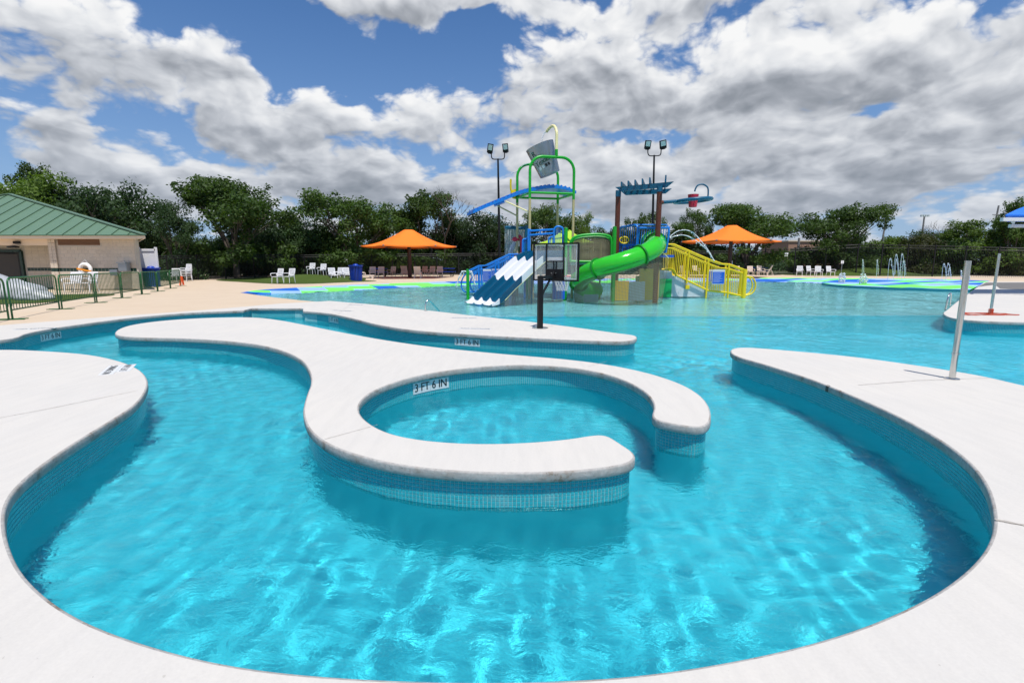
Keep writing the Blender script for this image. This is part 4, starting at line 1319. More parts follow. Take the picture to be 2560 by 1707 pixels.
def board(px0, px1, py0, py1, Y, label, scale=1.0):
    """a blue rules board with a white heading and lines of small print"""
    a, b_ = at(px0, py0, Y), at(px1, py1, Y)
    t = thing('rules_board', label, 'sign', ((a.x + b_.x) / 2, Y, b_.z))
    W_, H_ = b_.x - a.x, a.z - b_.z; cx_, cz_ = (a.x + b_.x) / 2, (a.z + b_.z) / 2
    MB().box((cx_, Y, cz_), (W_, 0.02, H_)).build('board', M_wgel, t)
    MB().box((cx_, Y - 0.013, cz_ - H_ * 0.05), (W_ * 0.96, 0.008, H_ * 0.80)).build('blue_field', M_blue2, t)
    mb = MB(); r_ = random.Random(int(px0))
    for i in range(9):
        L_ = W_ * r_.uniform(0.5, 0.8)
        mb.box((cx_ - W_ * 0.42 + L_ / 2, Y - 0.019, cz_ + H_ * 0.26 - i * H_ * 0.075), (L_, 0.003, H_ * 0.014))
    o = mb.build('small_print', M_wgel, t); o['kind'] = 'stuff'
    return t
board(1207.5, 1228, 673, 706, 24.9, 'blue rules board on the left of the blue stair railing')
board(1230, 1249.5, 672, 700, 25.8, 'blue rules board set back on the blue stair railing')

# ---- yellow ramp on the right -------------------------------------------------------------------
yr = thing('yellow_ramp', 'white walled ramp with yellow picket railings right of the tube slide', 'ramp', at(1760, 742, 26.2))
Y = 25.6
wl = PT([(1660, 676, Y), (1679, 678, Y), (1681, 690, Y), (1690, 690, Y), (1769, 725, Y), (1770, 742, Y), (1660, 742, Y)])
mb = MB(); k = len(wl); dvv = Vector((0, 1.4, 0))
mb.add(wl + [p_ + dvv for p_ in wl], [tuple(range(k)), tuple(reversed(range(k, 2 * k)))] + [(i, i + k, (i + 1) % k + k, (i + 1) % k) for i in range(k)])
mb.build('side_wall', M_pale, yr)
for Y, sx in ((25.5, 0), (27.0, -8)):
    railing(yr, [(1662 + sx, 611, Y), (1685 + sx, 611, Y), (1771 + sx, 648, Y), (1806 + sx, 660, Y), (1824 + sx, 661, Y), (1862 + sx, 675, Y)],
            [(1662 + sx, 673, Y), (1680 + sx, 673, Y), (1690 + sx, 688, Y), (1769 + sx, 726, Y), (1822 + sx, 732, Y), (1862 + sx, 742, Y)], M_yel, 46, r_top=0.042, r_bar=0.014,
            posts=((0.30, 0.4), (0.55, -0.5), (0.80, -0.5)), post_r=0.05)
    e0 = at(1863 + sx, 673, Y)
    MB().cyl((e0.x, e0.y, BED), (e0.x, e0.y, e0.z), 0.11, 14).build('end_post', M_yel, yr, smooth=50)
    pipe([(1865 + sx, 691, Y), (1880 + sx, 694, Y), (1888 + sx, 705, Y), (1888 + sx, 720, Y), (1880 + sx, 733, Y), (1864 + sx, 739, Y)], 0.04, 'hand_loop', M_yel, yr)
p_ = at(1720, 718, 25.4); MB().box((p_.x, 25.5, p_.z), (0.2, 0.12, 0.2)).build('bracket', M_yel, yr, bevel=0.02)
panel(1650, 1678, 697, 743, 25.35, M_emer, 'green_panel', yr)
pipe([(1662, 673, 25.5), (1680, 673, 25.5), (1687, 680, 25.5), (1690, 690, 25.5)], 0.05, 'edge_rail', M_yel, yr)
board(1782, 1810, 674, 711, 25.3, 'blue rules board on the front of the yellow railing')
board(1773, 1783, 674, 704, 26.9, 'narrow blue rules board on the far yellow railing')

# ---- showers behind the stair -----------------------------------------------------------------------
sr_ = thing('shower_ring', 'teal overhead ring raining thin streams behind the blue stair', 'shower', at(1318, 735, 28.2))
rc = at(1277, 569.5, 28.2)
MB().tube([rc + Vector((0.26 * math.cos(a), 0.26 * math.sin(a), 0)) for a in [2 * math.pi * k / 24 for k in range(24)]], 0.09, 10, closed=True).build('ring', M_teal, sr_, smooth=60)
pipe([(1287, 571, 28.2), (1316, 570, 28.2)], 0.075, 'arm', M_teal, sr_, n=10)
p_ = at(1316, 567, 28.2); MB().cyl((p_.x, p_.y, p_.z - 0.9), p_ + Vector((0, 0, 0.08)), 0.10, 12).build('post_top', M_teal, sr_, smooth=50)
MB().cyl((p_.x, p_.y, BED), (p_.x, p_.y, p_.z - 0.9), 0.10, 12).build('post', M_green, sr_, smooth=50)
r_ = random.Random(4); mb = MB()
for k in range(26):
    x = rc.x + (-0.3 + 1.15 * (k / 25)); y = rc.y + r_.uniform(-0.2, 0.2)
    z0 = rc.z - 0.1; nseg = 5
    mb.tube([(x + r_.uniform(-.01, .01), y, z0 - (2.2 + r_.uniform(0, .8)) * i / nseg) for i in range(nseg + 1)], [0.012, 0.010, 0.012, 0.008, 0.009, 0.004], 4)
o = mb.build('water_streams', M_jet, sr_); o['kind'] = 'stuff'
hs = thing('mushroom_shower', 'pink hooked shower head pouring a white fan of water', 'shower', at(1304, 735, 27.0))
pipe([(1303, 660, 27.0), (1303, 605, 27.0), (1302, 593, 27.0), (1297, 590, 27.0), (1292, 594, 27.0)], 0.07, 'hooked_pipe', M_redp, hs, n=12)
hc = at(1289.5, 598, 27.0)
MB().lathe([(0.05, 0.12), (0.15, 0.09), (0.21, -0.02), (0.17, -0.10), (0.05, -0.12)], hc, 16).build('shower_head', M_redp, hs, smooth=60)
mb = MB()
for k in range(70):
    a = r_.uniform(0, 1); sp = r_.gauss(0, 0.10)
    p0_ = hc + Vector((-0.05 + sp * 0.5, r_.uniform(-.1, .1), -0.08)); vx = -0.55 + r_.uniform(-.35, .2)
    pts = [p0_ + Vector((vx * t, 0, -1.2 * t - 1.9 * t * t)) for t in (a * 0.5, a * 0.5 + 0.10, a * 0.5 + 0.2)]
    mb.tube(pts, [0.010, 0.013, 0.006], 4)
o = mb.build('water_fan', M_jet, hs); o['kind'] = 'stuff'
panel(1296, 1306, 616, 655, 27.2, M_flange, 'play_panel', hs); panel(1296, 1304, 631, 634, 27.15, M_redp, 'panel_stripe', hs)
wc = at(1284, 625, 27.2)
MB().tube([wc + Vector((0.17 * math.cos(a), 0, 0.17 * math.sin(a))) for a in [2 * math.pi * k / 20 for k in range(20)]], 0.025, 8, closed=True).build('cream_wheel', M_cream, hs, smooth=60)
for dx_ in (-0.08, 0.0, 0.08): MB().cyl(wc + Vector((dx_, 0, -0.15)), wc + Vector((dx_, 0, 0.15)), 0.014, 6).build('wheel_spoke', M_cream, hs, smooth=60)

# ---- arching jets ---------------------------------------------------------------------------------------
def jet(name, label, pts, r_, group, n_drop=10, seed=0):
    P = smooth_path(pts, False, 6); rr = random.Random(seed)
    base = P[0]
    o = MB().tube(P, [max(0.006, r_ * rr.uniform(0.7, 1.25)) for _ in P], 6)
    for k in range(n_drop):
        c_ = P[int(len(P) * rr.uniform(0.45, 0.99))] + Vector((rr.uniform(-.06, .06), rr.uniform(-.06, .06), rr.uniform(-.12, .02)))
        s = rr.uniform(0.6, 1.5) * r_
        o.add([c_ + Vector(v) * s for v in ((1, 0, 0), (-1, 0, 0), (0, 1, 0), (0, -1, 0), (0, 0, 1.4), (0, 0, -1.4))],
              [(4, 0, 2), (4, 2, 1), (4, 1, 3), (4, 3, 0), (5, 2, 0), (5, 1, 2), (5, 3, 1), (5, 0, 3)])
    ob = o.build(name, M_jet, None, smooth=80)
    return tagit(ob, label, 'water jet', group)
jet('water_arc', 'higher of two white water arcs leaving the blue cage to the right', PT([(1674, 592, 24.6), (1692, 579, 24.6), (1712, 575, 24.6), (1733, 582, 24.6), (1752, 602, 24.6), (1770, 625, 24.6), (1785, 652, 24.6)]), 0.022, 'arching jets', 16, 1)
jet('water_arc', 'lower of two white water arcs leaving the blue cage to the right', PT([(1675, 595, 24.6), (1690, 590, 24.6), (1710, 588, 24.6), (1733, 597, 24.6), (1752, 611, 24.6), (1768, 626, 24.6), (1786, 652, 24.6)]), 0.022, 'arching jets', 16, 2)
for i, (x1, xm) in enumerate(((1141, 1152), (1188, 1180))):
    jet('water_arc', ('clear water arc falling to the left of the short green post', 'clear water arc falling to the right of the short green post')[i],
        PT([(1169, 681, 24.8), ((1169 + xm) / 2 , 678, 24.8), (xm, 684, 24.8), (x1, 713, 24.8)]), 0.03, 'post jets', 20, 5 + i)
# ================================================================== furniture, hoop, poles
M_wplast = simple('white_resin', srgb(238, 238, 240), 0.4, vary=0.03)
M_beige = simple('beige_resin', srgb(238, 222, 208), 0.5, vary=0.05)
M_bin = simple('blue_bin_paint', srgb(15, 60, 165), 0.4, vary=0.08)
M_barr = simple('barricade_green', srgb(22, 95, 45), 0.4, vary=0.10, dirt=(0.10, 0.07, 0.03, 0.3))
M_ss = simple('stainless', (0.62, 0.62, 0.60), 0.22, metal=1.0, vary=0.06, scale=8)
M_orange = simple('orange_fabric', srgb(255, 125, 20), 0.75, vary=0.05, scale=2)
M_dbrown = simple('dark_brown_steel', srgb(62, 34, 24), 0.5, vary=0.1)

def chair_proto(mat):
    t = bpy.data.objects.new('slatted_chair', None); C.objects.link(t)
    MB().box((0, 0, 0.44), (0.50, 0.50, 0.035)).build('seat', mat, t, bevel=0.01)
    mb = MB(); rx = Matrix.Rotation(R(-14), 3, 'X')
    for k in range(7):
        mb.box(Vector((0, 0.24, 0.47)) + rx @ Vector((0, 0, 0.055 + k * 0.068)), (0.46, 0.022, 0.045), rx)
    for s in (-1, 1): mb.box(Vector((0.24 * s, 0.24, 0.46)) + rx @ Vector((0, 0, 0.25)), (0.04, 0.03, 0.54), rx)
    mb.box(Vector((0, 0.24, 0.47)) + rx @ Vector((0, 0, 0.515)), (0.52, 0.03, 0.04), rx)
    mb.build('backrest', mat, t)
    for s in (-1, 1):
        MB().tube(smooth_path([(0.27 * s, 0.26, 0.66), (0.285 * s, 0.05, 0.67), (0.29 * s, -0.20, 0.66), (0.28 * s, -0.29, 0.60), (0.26 * s, -0.25, 0.46)], False, 4), 0.022, 6).build('arm', mat, t, smooth=60)
        MB().tube([(0.235 * s, -0.22, 0.43), (0.25 * s, -0.25, 0.0)], [0.026, 0.02], 6).build('leg', mat, t, smooth=60)
        MB().tube([(0.235 * s, 0.22, 0.43), (0.25 * s, 0.30, 0.0)], [0.026, 0.02], 6).build('leg', mat, t, smooth=60)
    return t
def lounger_proto(mat):
    t = bpy.data.objects.new('sun_lounger', None); C.objects.link(t)
    mb = MB()
    for k in range(11): mb.box((0, -0.95 + k * 0.105, 0.36), (0.58, 0.075, 0.025))
    mb.build('seat', mat, t)
    mb = MB(); rx = Matrix.Rotation(R(-28), 3, 'X')
    for k in range(8): mb.box(Vector((0, 0.22, 0.37)) + rx @ Vector((0, 0, 0.06 + k * 0.105)), (0.58, 0.025, 0.075), rx)
    for s in (-1, 1): mb.box(Vector((0.28 * s, 0.22, 0.37)) + rx @ Vector((0, 0.02, 0.43)), (0.04, 0.03, 0.88), rx)
    mb.build('backrest', mat, t)
    for s in (-1, 1):
        MB().box((0.29 * s, -0.35, 0.33), (0.04, 1.3, 0.06)).build('side_rail', mat, t, bevel=0.01)
        for y in (-0.85, 0.15): MB().box((0.29 * s, y, 0.15), (0.05, 0.09, 0.30)).build('leg', mat, t, bevel=0.01)
        MB().tube(smooth_path([(0.31 * s, 0.30, 0.58), (0.32 * s, 0.0, 0.60), (0.32 * s, -0.15, 0.52), (0.31 * s, -0.12, 0.36)], False, 4), 0.024, 6).build('arm', mat, t, smooth=60)
        MB().tube([(0.26 * s, 0.45, 0.75), (0.28 * s, 0.75, 0.0)], 0.022, 6).build('rear_prop', mat, t, smooth=60)
    return t
CW, CB, LB, LW = chair_proto(M_wplast), chair_proto(M_beige), lounger_proto(M_beige), lounger_proto(M_wplast)
def place(proto, px, py, deg, label, cat, group, dz=0.0, sc_=1.0, first=[set()]):
    p_ = dk(px, py)
    if id(proto) not in first[0]:
        first[0].add(id(proto)); o = proto; o.location = (p_.x, p_.y, p_.z + dz); o.rotation_euler = (0, 0, R(deg)); o.scale = (sc_,) * 3
    else:
        o = copy_tree(proto, (p_.x, p_.y, p_.z + dz), R(deg), scale=sc_)
    tagit(o, label, cat, group); return o
G1, G2, G3 = 'white chairs round the pool', 'beige chairs under the umbrellas', 'loungers round the pool'
for px, py, dg, lb in ((184, 730, 6, 'white slatted chair under the life ring, nearer the dark doorway'), (224, 729, -4, 'white slatted chair under the life ring, nearer the drinking fountain'),
                       (437, 706, 10, 'white slatted chair just behind the farthest green barricade'),
                       (694, 708.5, -24, 'white slatted chair at the turf edge, left of the pair'), (723.5, 708, -20, 'white slatted chair at the turf edge, right of the pair'),
                       (834, 703.5, 38, 'white slatted chair turned right, leftmost of the three by the blue bin'), (848, 702, -12, 'white slatted chair in the middle of the three by the blue bin'),
                       (868, 702, 32, 'white slatted chair touching the blue bin on the turf'),
                       (1998, 690, -28, 'white slatted chair left of the row before the right turf mound'), (2026, 690, 14, 'white slatted chair second in the row before the right turf mound'),
                       (2046, 691.5, -14, 'white slatted chair third in the row before the right turf mound'), (2076, 691.5, 12, 'white slatted chair rightmost in the row before the right turf mound')):
    place(CW, px, py, dg, lb, 'chair', G1, 0.02 if 600 < px or px > 1990 else 0.0, 1.07)
place(CW, 779, 697, -6, 'white slatted chair on top of the low turf mound, the left one', 'chair', G1, 0.42, 1.02)
place(CW, 806, 699, -8, 'white slatted chair on the right flank of the low turf mound', 'chair', G1, 0.36, 1.02)
for k in range(4):
    place(CW, 467, 703.5, -14, ('white chair at the bottom of the stack by the fence', 'white chair second from the bottom of the stack by the fence', 'white chair third from the bottom of the stack by the fence', 'white chair on top of the stack by the fence')[k], 'chair', 'stacked white chairs', k * 0.13, 1.0)
for px, py, dg, lb in ((932, 695, 12, 'beige slatted chair just right of the beige lounger and bin'), (953, 695, 8, 'beige slatted chair behind the left picnic table, middle'), (979, 693.5, -22, 'pinkish beige chair right of the left picnic table'),
                       (1059, 692, -16, 'beige slatted chair right of the orange umbrella post'), (1079, 692.5, -10, 'beige slatted chair left of the right-hand blue picnic table'),
                       (1100, 692.5, 6, 'beige slatted chair close before the right-hand blue picnic table'),
                       (1740, 687, 10, 'beige chair seen through the yellow railing, the right one'),
                       (1795, 690, 8, 'pinkish chair in umbrella shade behind the yellow railing top'),
                       (1846, 690, 6, 'pinkish chair right of the umbrella post on the right'), (1876, 690, -8, 'pinkish chair left of the far picnic table'), (1901, 688, 4, 'beige chair behind the beige lounger on the right')):
    place(CB, px, py, dg, lb, 'chair', G2, 0.0, 1.07)
for px, py, dg, lb in ((908, 698, 95, 'beige lounger with raised back beside the blue bin'), (1014, 693.5, 176, 'beige lounger seen from behind, left of the umbrella post'), (1045, 696, 184, 'pinkish lounger seen from behind, right of the umbrella post'),
                       (1713, 690, 120, 'beige lounger seen through the yellow railing'), (1914, 688, 255, 'beige lounger with raised back at the right beach edge')):
    place(LB, px, py, dg, lb, 'lounger', G3, 0.0, 1.0)
LW_unused = [LW] + list(LW.children)
for o in reversed(LW_unused): bpy.data.objects.remove(o)

def picnic(px, py, deg, label):
    p_ = dk(px, py); t = thing('picnic_table', label, 'picnic table', (p_.x, p_.y, p_.z), 'blue picnic tables')
    def loc(x, y, z): return (p_.x + x, p_.y + y, p_.z + z)
    MB().box(loc(0, 0, 0.82), (1.75, 0.78, 0.05)).build('table_top', M_bin, t, bevel=0.015)
    for s in (-1, 1):
        MB().box(loc(0, 0.62 * s, 0.49), (1.75, 0.27, 0.045)).build('bench', M_bin, t, bevel=0.012)
        x = 0.6 * s
        MB().tube(smooth_path([loc(x, -0.62, 0.46), loc(x, -0.66, 0.10), loc(x, -0.5, 0.03), loc(x, 0.5, 0.03), loc(x, 0.66, 0.10), loc(x, 0.62, 0.46)], False, 4), 0.035, 7).build('leg', M_black, t, smooth=50)
        MB().tube([loc(x, 0, 0.04), loc(x, 0, 0.80)], 0.035, 7).build('post', M_black, t, smooth=50)
    t.rotation_euler = (0, 0, R(deg))
picnic(948, 692, 8, 'blue picnic table on black pipe legs left of the orange umbrella post')
picnic(1116, 691, -6, 'blue picnic table on black pipe legs beside the blue stair')
picnic(1896, 687, 5, 'blue picnic table behind the beige lounger on the right')

def bin_(px, py, label, sc_=1.0):
    p_ = dk(px, py); t = thing('litter_bin', label, 'litter bin', (p_.x, p_.y, p_.z), 'blue litter bins')
    c = (p_.x, p_.y, p_.z); r0, r1, h = 0.40 * sc_, 0.46 * sc_, 1.16 * sc_
    MB().lathe([(r0 - 0.05, 0.05), (r1 - 0.06, h - 0.02)], c, 20).build('liner', simple('bin_liner' + label[-4:], (0.012, 0.02, 0.05), 0.6), t, smooth=50)
    mb = MB()
    for k in range(26):
        a = 2 * math.pi * k / 26
        mb.bar((c[0] + r0 * math.cos(a), c[1] + r0 * math.sin(a), c[2] + 0.03), (c[0] + r1 * math.cos(a), c[1] + r1 * math.sin(a), c[2] + h), 0.055 * sc_, 0.055 * sc_, (math.cos(a), math.sin(a), 0))
    o = mb.build('slats', M_bin, t); o['kind'] = 'stuff'
    MB().lathe([(r0 + 0.03, 0.0), (r0 + 0.03, 0.06), (r0 - 0.03, 0.06)], c, 24).build('base_ring', M_bin, t, smooth=30)
    MB().lathe([(r1, h - 0.03), (r1 + 0.10, h + 0.02), (r1 + 0.10, h + 0.06), (r1 - 0.05, h + 0.07), (0.20, h + 0.07)], c, 24).build('rim', M_bin, t, smooth=30)
    MB().lathe([(0.22, h + 0.07), (0.20, h + 0.13), (0.10, h + 0.17), (0.0, h + 0.18)], c, 18, False).build('lid', M_bin, t, smooth=60)
bin_(891, 703.5, 'blue slatted litter bin at the right end of the turf', 1.05)
bin_(382, 716, 'blue slatted litter bin behind the barricades by the white screen', 0.98)

# ---- shade umbrellas -----------------------------------------------------------------
def umbrella(px, py, R_, rimz, topz, label, ph):
    p_ = dk(px, py); t = thing('shade_umbrella', label, 'shade umbrella', (p_.x, p_.y, p_.z), 'orange shade umbrellas')
    c = Vector((p_.x, p_.y, 0)); n = 6
    rows = []
    for i in range(11):
        s = i / 10
        row = []
        for k in range(n * 6):
            a = 2 * math.pi * k / (n * 6) + ph
            f = (k % 6) / 6.0
            scal = 1 - (0.055 + 0.10 * s) * math.sin(math.pi * f)          # straight, slightly hollow edges between the ribs
            r_ = 0.10 * R_ + (R_ - 0.10 * R_) * s
            z_ = topz - (topz - rimz) * (1 - (1 - s) ** 1.75) - 0.02 * R_ * math.sin(math.pi * f) * s
            row.append(c + Vector((r_ * scal * math.cos(a), r_ * scal * math.sin(a), z_)))
        rows.append(row)
    mb = MB().grid(rows, True); mb.add(rows[0], [tuple(range(n * 6))])
    mb.build('canopy', M_orange, t, smooth=50)
    rows2 = [rows[-1], [p + Vector((0, 0, -0.10)) for p in rows[-1]]]
    MB().grid(rows2, True).build('hem', M_orange, t, smooth=60)
    MB().cyl((c.x, c.y, p_.z), (c.x, c.y, rimz + 0.35), 0.20, 16, 0.17).build('post', M_dbrown, t, smooth=50)
    MB().lathe([(0.34, 0), (0.34, 0.04), (0.2, 0.06)], (c.x, c.y, p_.z), 16).build('base_plate', M_dbrown, t)
    for k in range(n):
        a = 2 * math.pi * k / n + ph
        e = c + Vector((R_ * 0.985 * math.cos(a), R_ * 0.985 * math.sin(a), rimz - 0.04))
        MB().tube([c + Vector((0, 0, rimz + 0.25)), c.lerp(e, 0.5) + Vector((0, 0, (rimz) * 0.5 + 0.10)), e], [0.07, 0.055, 0.04], 8).build('rib', M_dbrown, t, smooth=50)
        MB().box(e + Vector((0, 0, 0.0)), (0.16, 0.16, 0.10), a).build('rib_end', M_steel, t, bevel=0.015)
umbrella(1025, 694.5, 4.55, at(1025, 615, 50).z, at(1025, 575, 50).z, 'orange shade umbrella left of the play tower', R(12))
umbrella(1822, 693, 4.75, at(1822, 602.5, 51.5).z, at(1822, 563.5, 51.5).z, 'orange shade umbrella right of the yellow ramp', R(-8))

# ---- floodlights -------------------------------------------------------------------------
M_lens = simple('lamp_glass', (0.55, 0.62, 0.60), 0.15, vary=0.1)
def flood(Y, base, top, heads, u_pts, label):
    b0 = at(*base, Y); t0 = at(*top, Y)
    t = thing('floodlight_pole', label, 'floodlight', (b0.x, b0.y, -0.15), 'floodlight poles')
    MB().tube([(b0.x, Y, -0.15), (t0.x, Y, t0.z)], [0.14, 0.075], 10).build('pole', M_black, t, smooth=50)
    pipe([(x, y, Y) for x, y in u_pts], 0.045, 'yoke', M_black, t, n=8)
    for (x0, x1, y0, y1, tilt, yaw) in heads:
        a, b_ = at(x0, y0, Y), at(x1, y1, Y)
        c = Vector(((a.x + b_.x) / 2, Y, (a.z + b_.z) / 2)); W_, H_ = (b_.x - a.x) * 0.86, (a.z - b_.z)
        rm = Matrix.Rotation(tilt, 3, 'Y') @ Matrix.Rotation(R(22), 3, 'X') @ Matrix.Rotation(yaw, 3, 'Z')
        MB().box(c, (W_, 0.16, H_), rm).build('lamp_head', M_black, t, bevel=0.03)
        MB().box(c + rm @ Vector((0, -0.085, H_ * 0.13)), (W_ * 0.70, 0.02, H_ * 0.58), rm).build('lamp_glass', M_lens, t)
        MB().box(c + rm @ Vector((0, 0.0, -H_ * 0.5)), (W_ * 0.6, 0.22, H_ * 0.16), rm).build('driver_box', M_black, t, bevel=0.02)
flood(46, (1250, 690), (1245, 397), [(1217, 1234, 360, 383, R(9), 0), (1255, 1272, 359.5, 381, R(-6), 0)], [(1228.5, 381), (1229, 393), (1233, 398), (1245, 398.5), (1257, 398), (1261, 393), (1261, 380)], 'black twin floodlight pole behind the tipping bucket tower')
flood(46, (1629, 690), (1635.5, 388), [(1611, 1628, 351.5, 373, R(2), 0), (1648, 1667, 351, 372, R(-12), 0)], [(1619.5, 372), (1620, 384), (1624, 389.5), (1636, 390), (1648, 389), (1652, 384), (1653, 371)], 'black twin floodlight pole behind the pergola frame')

# ---- basketball hoop ------------------------------------------------------------------------
hp = gp(1350, 820)
bh = thing('basketball_hoop', 'black poolside basketball hoop with clear backboard facing the shallow pool', 'basketball hoop', hp)
zt_ = at(1350, 690, hp.y).z
MB().box((hp.x, hp.y, zt_ / 2 + 0.003), (0.105, 0.105, zt_), R(28)).build('pole', M_black, bh, bevel=0.008)
MB().lathe([(0.19, 0.0035), (0.19, 0.012), (0.12, 0.016)], (hp.x, hp.y, 0), 20).build('base_plate', M_ss, bh, smooth=30)
Le, Re = at(1335, 655, 13.0), at(1446, 655, 12.35)
av = Vector((Re.x - Le.x, Re.y - Le.y, 0)); Wb = av.length; av.normalize(); nv = Vector((-av.y, av.x, 0))
zc = (at(1390, 609, 12.65).z + at(1390, 701, 12.65).z) / 2; Hb = at(1390, 609, 12.65).z - at(1390, 701, 12.65).z
bc = Vector(((Le.x + Re.x) / 2, (Le.y + Re.y) / 2, zc)); rot = Matrix((av, nv, Vector((0, 0, 1)))).transposed()
def BB(x, y, z): return bc + rot @ Vector((x, y, z))
m, nt, b = new_mat('clear_acrylic')
b.inputs['Base Color'].default_value = (0.80, 0.86, 0.84, 1); b.inputs['Roughness'].default_value = 0.03
b.inputs['Alpha'].default_value = 0.16
M_acr = m
MB().box(BB(0, 0, 0), (Wb - 0.03, 0.008, Hb - 0.03), rot).build('backboard', M_acr, bh)
for (x, z, w2, h2) in ((0, Hb / 2, Wb, 0.035), (0, -Hb / 2, Wb, 0.035)): MB().box(BB(x, 0, z), (w2 + 0.03, 0.045, h2), rot).build('frame', M_black, bh)
for s in (-1, 1): MB().box(BB(s * Wb / 2, 0, 0), (0.035, 0.043, Hb - 0.036), rot).build('frame', M_black, bh)
for x in (-0.20 * Wb, 0.19 * Wb): MB().box(BB(x, -0.02, 0), (0.028, 0.03, Hb - 0.036), rot).build('upright', M_black, bh)
MB().box(BB(0, -0.02, 0.02 * Hb), (0.38 * Wb, 0.028, 0.025), rot).build('crossbar', M_black, bh)
for (x, z, w2, h2) in ((0, Hb * 0.455, Wb * 0.93, 0.022), (0, -Hb * 0.455, Wb * 0.93, 0.022), (0, 0.085 * Hb, 0.46 * Wb, 0.075)): MB().box(BB(x, 0.008, z), (w2, 0.004, h2), rot).build('white_line', M_wgel, bh)
for s in (-1, 1): MB().box(BB(s * Wb * 0.455, 0.008, 0), (0.022, 0.004, Hb * 0.88), rot).build('white_line', M_wgel, bh)
MB().box(BB(0.225 * Wb, 0.008, -0.17 * Hb), (0.024, 0.004, 0.50 * Hb), rot).build('white_line', M_wgel, bh)
for s in (-0.03, 0.03): MB().box(BB(s * Wb, -0.03, -0.12 * Hb), (0.03, 0.02, 0.28 * Hb), rot).build('strut', M_black, bh)
MB().box(BB(0, -0.05, -0.34 * Hb), (0.34 * Wb, 0.08, 0.30 * Hb), rot).build('mount_box', M_black, bh, bevel=0.008)
for x in (-0.05, 0.05):
    for z in (-0.3, -0.38): MB().tube([BB(x * Wb, -0.09, z * Hb), BB(x * Wb, -0.105, z * Hb)], 0.012, 8).build('bolt', M_ss, bh)
MB().bar((hp.x, hp.y, zt_ - 0.03), BB(0, -0.06, -0.40 * Hb), 0.07, 0.07).build('arm', M_black, bh)
MB().bar((hp.x, hp.y, zt_ - 0.50), BB(0, -0.07, -0.27 * Hb), 0.035, 0.05).build('brace', M_black, bh)
rcx = BB(0.02, 0.33, -0.40 * Hb); RR = 0.22
MB().tube([rcx + Vector((RR * math.cos(a), RR * math.sin(a), 0)) for a in [2 * math.pi * k / 28 for k in range(28)]], 0.010, 8, closed=True).build('rim', M_redp, bh, smooth=60)
MB().bar(BB(0.02, 0.0, -0.41 * Hb), BB(0.02, 0.12, -0.41 * Hb), 0.14, 0.02).build('rim_bracket', M_redp, bh)
mb = MB(); nn = 12
for k in range(nn):
    for sgn in (-1, 1):
        pts = []
        for j in range(7):
            t = j / 6; a = 2 * math.pi * (k + sgn * t * 2.0) / nn
            r_ = RR * (1 - 0.42 * t ** 0.8)
            pts.append(rcx + Vector((r_ * math.cos(a), r_ * math.sin(a), -0.36 * t)))
        mb.tube(pts, 0.0075, 4)
o = mb.build('net', M_wgel, bh); o['kind'] = 'stuff'

# ---- steel poles, rope and rails --------------------------------------------------------------
def steel_pole(px, py, toppy, label, collar=True):
    p_ = gp(px, py); z1 = at(px + 10, toppy, p_.y).z
    t = thing('steel_pole', label, 'pole', p_, 'stainless poles on the deck')
    r_ = 0.036
    MB().lathe([(r_, 0.006), (r_, z1), (r_ - 0.006, z1 + 0.001), (r_ - 0.006, z1 - 0.5)], p_, 24, False).build('tube', M_ss, t, smooth=40)
    MB().lathe([(0.085, 0.002), (0.085, 0.010), (0.07, 0.014), (0.04, 0.016)], p_, 28).build('floor_flange', M_ss, t, smooth=30)
    if collar:
        z_ = z1 * 0.22
        MB().lathe([(r_ + 0.001, z_ - 0.014), (r_ + 0.007, z_ - 0.012), (r_ + 0.007, z_ + 0.012), (r_ + 0.001, z_ + 0.014)], p_, 24).build('collar', M_ss, t, smooth=30)
        MB().cyl((p_.x - 0.05, p_.y - 0.02, z_), (p_.x + 0.05, p_.y - 0.02, z_), 0.005, 6).build('set_screw', M_ss, t)
    return p_
steel_pole(2380, 947, 652, 'nearer stainless pole standing on the white deck to the right')
p2 = steel_pole(2476, 786.5, 634, 'farther stainless pole with orange rope round its foot', False)
M_rope = simple('orange_rope', srgb(185, 62, 26), 0.8, vary=0.2, scale=40)
r_ = random.Random(8); pts = []
for k in range(20):
    a = k * 0.95 + r_.uniform(-.3, .3); rr = 0.10 + r_.uniform(0, 0.5)
    pts.append(Vector((p2.x - 0.22 + rr * 1.6 * math.cos(a), p2.y - 0.05 + rr * 0.9 * math.sin(a), 0.012 + r_.uniform(0, 0.035))))
for k in range(40):
    a = k * 1.1; pts.append(Vector((p2.x + 0.055 * math.cos(a), p2.y + 0.055 * math.sin(a), 0.03 + 0.14 * k / 40)))
rope = MB().tube(smooth_path(pts, False, 4), 0.008, 5).build('rope', M_rope, None, smooth=60)
tagit(rope, 'orange rope coiled on the deck round the farther steel pole', 'rope')
hr = thing('grab_rail', 'bent stainless grab rail at the back edge of the white tongue', 'handrail', gp(1065, 777))
a0 = gp(1064.5, 777)
pipe([a0, (1064, 764, a0.y), (1066, 755, a0.y + .02), (1071, 751, a0.y + .08), (1077, 754, a0.y + .2), (1088, 766, a0.y + .5), (1103, 784, a0.y + 0.9)], 0.024, 'rail_pipe', M_ss, hr, n=10)
MB().lathe([(0.06, 0.002), (0.06, 0.01), (0.03, 0.014)], a0, 16).build('floor_flange', M_ss, hr)
hl = thing('ladder_rail', 'short stainless ladder rails at the corner of the right deck', 'handrail', gp(2366, 774))
a0 = gp(2366, 773)
for d in (0, 0.45):
    pipe([(2363, 776, a0.y + d), (2370, 745, a0.y + d), (2374, 735, a0.y + d + .1), (2377, 736, a0.y + d + .25), (2374, 764, a0.y + d + .4)], 0.024, 'rail_pipe', M_ss, hl, n=10)

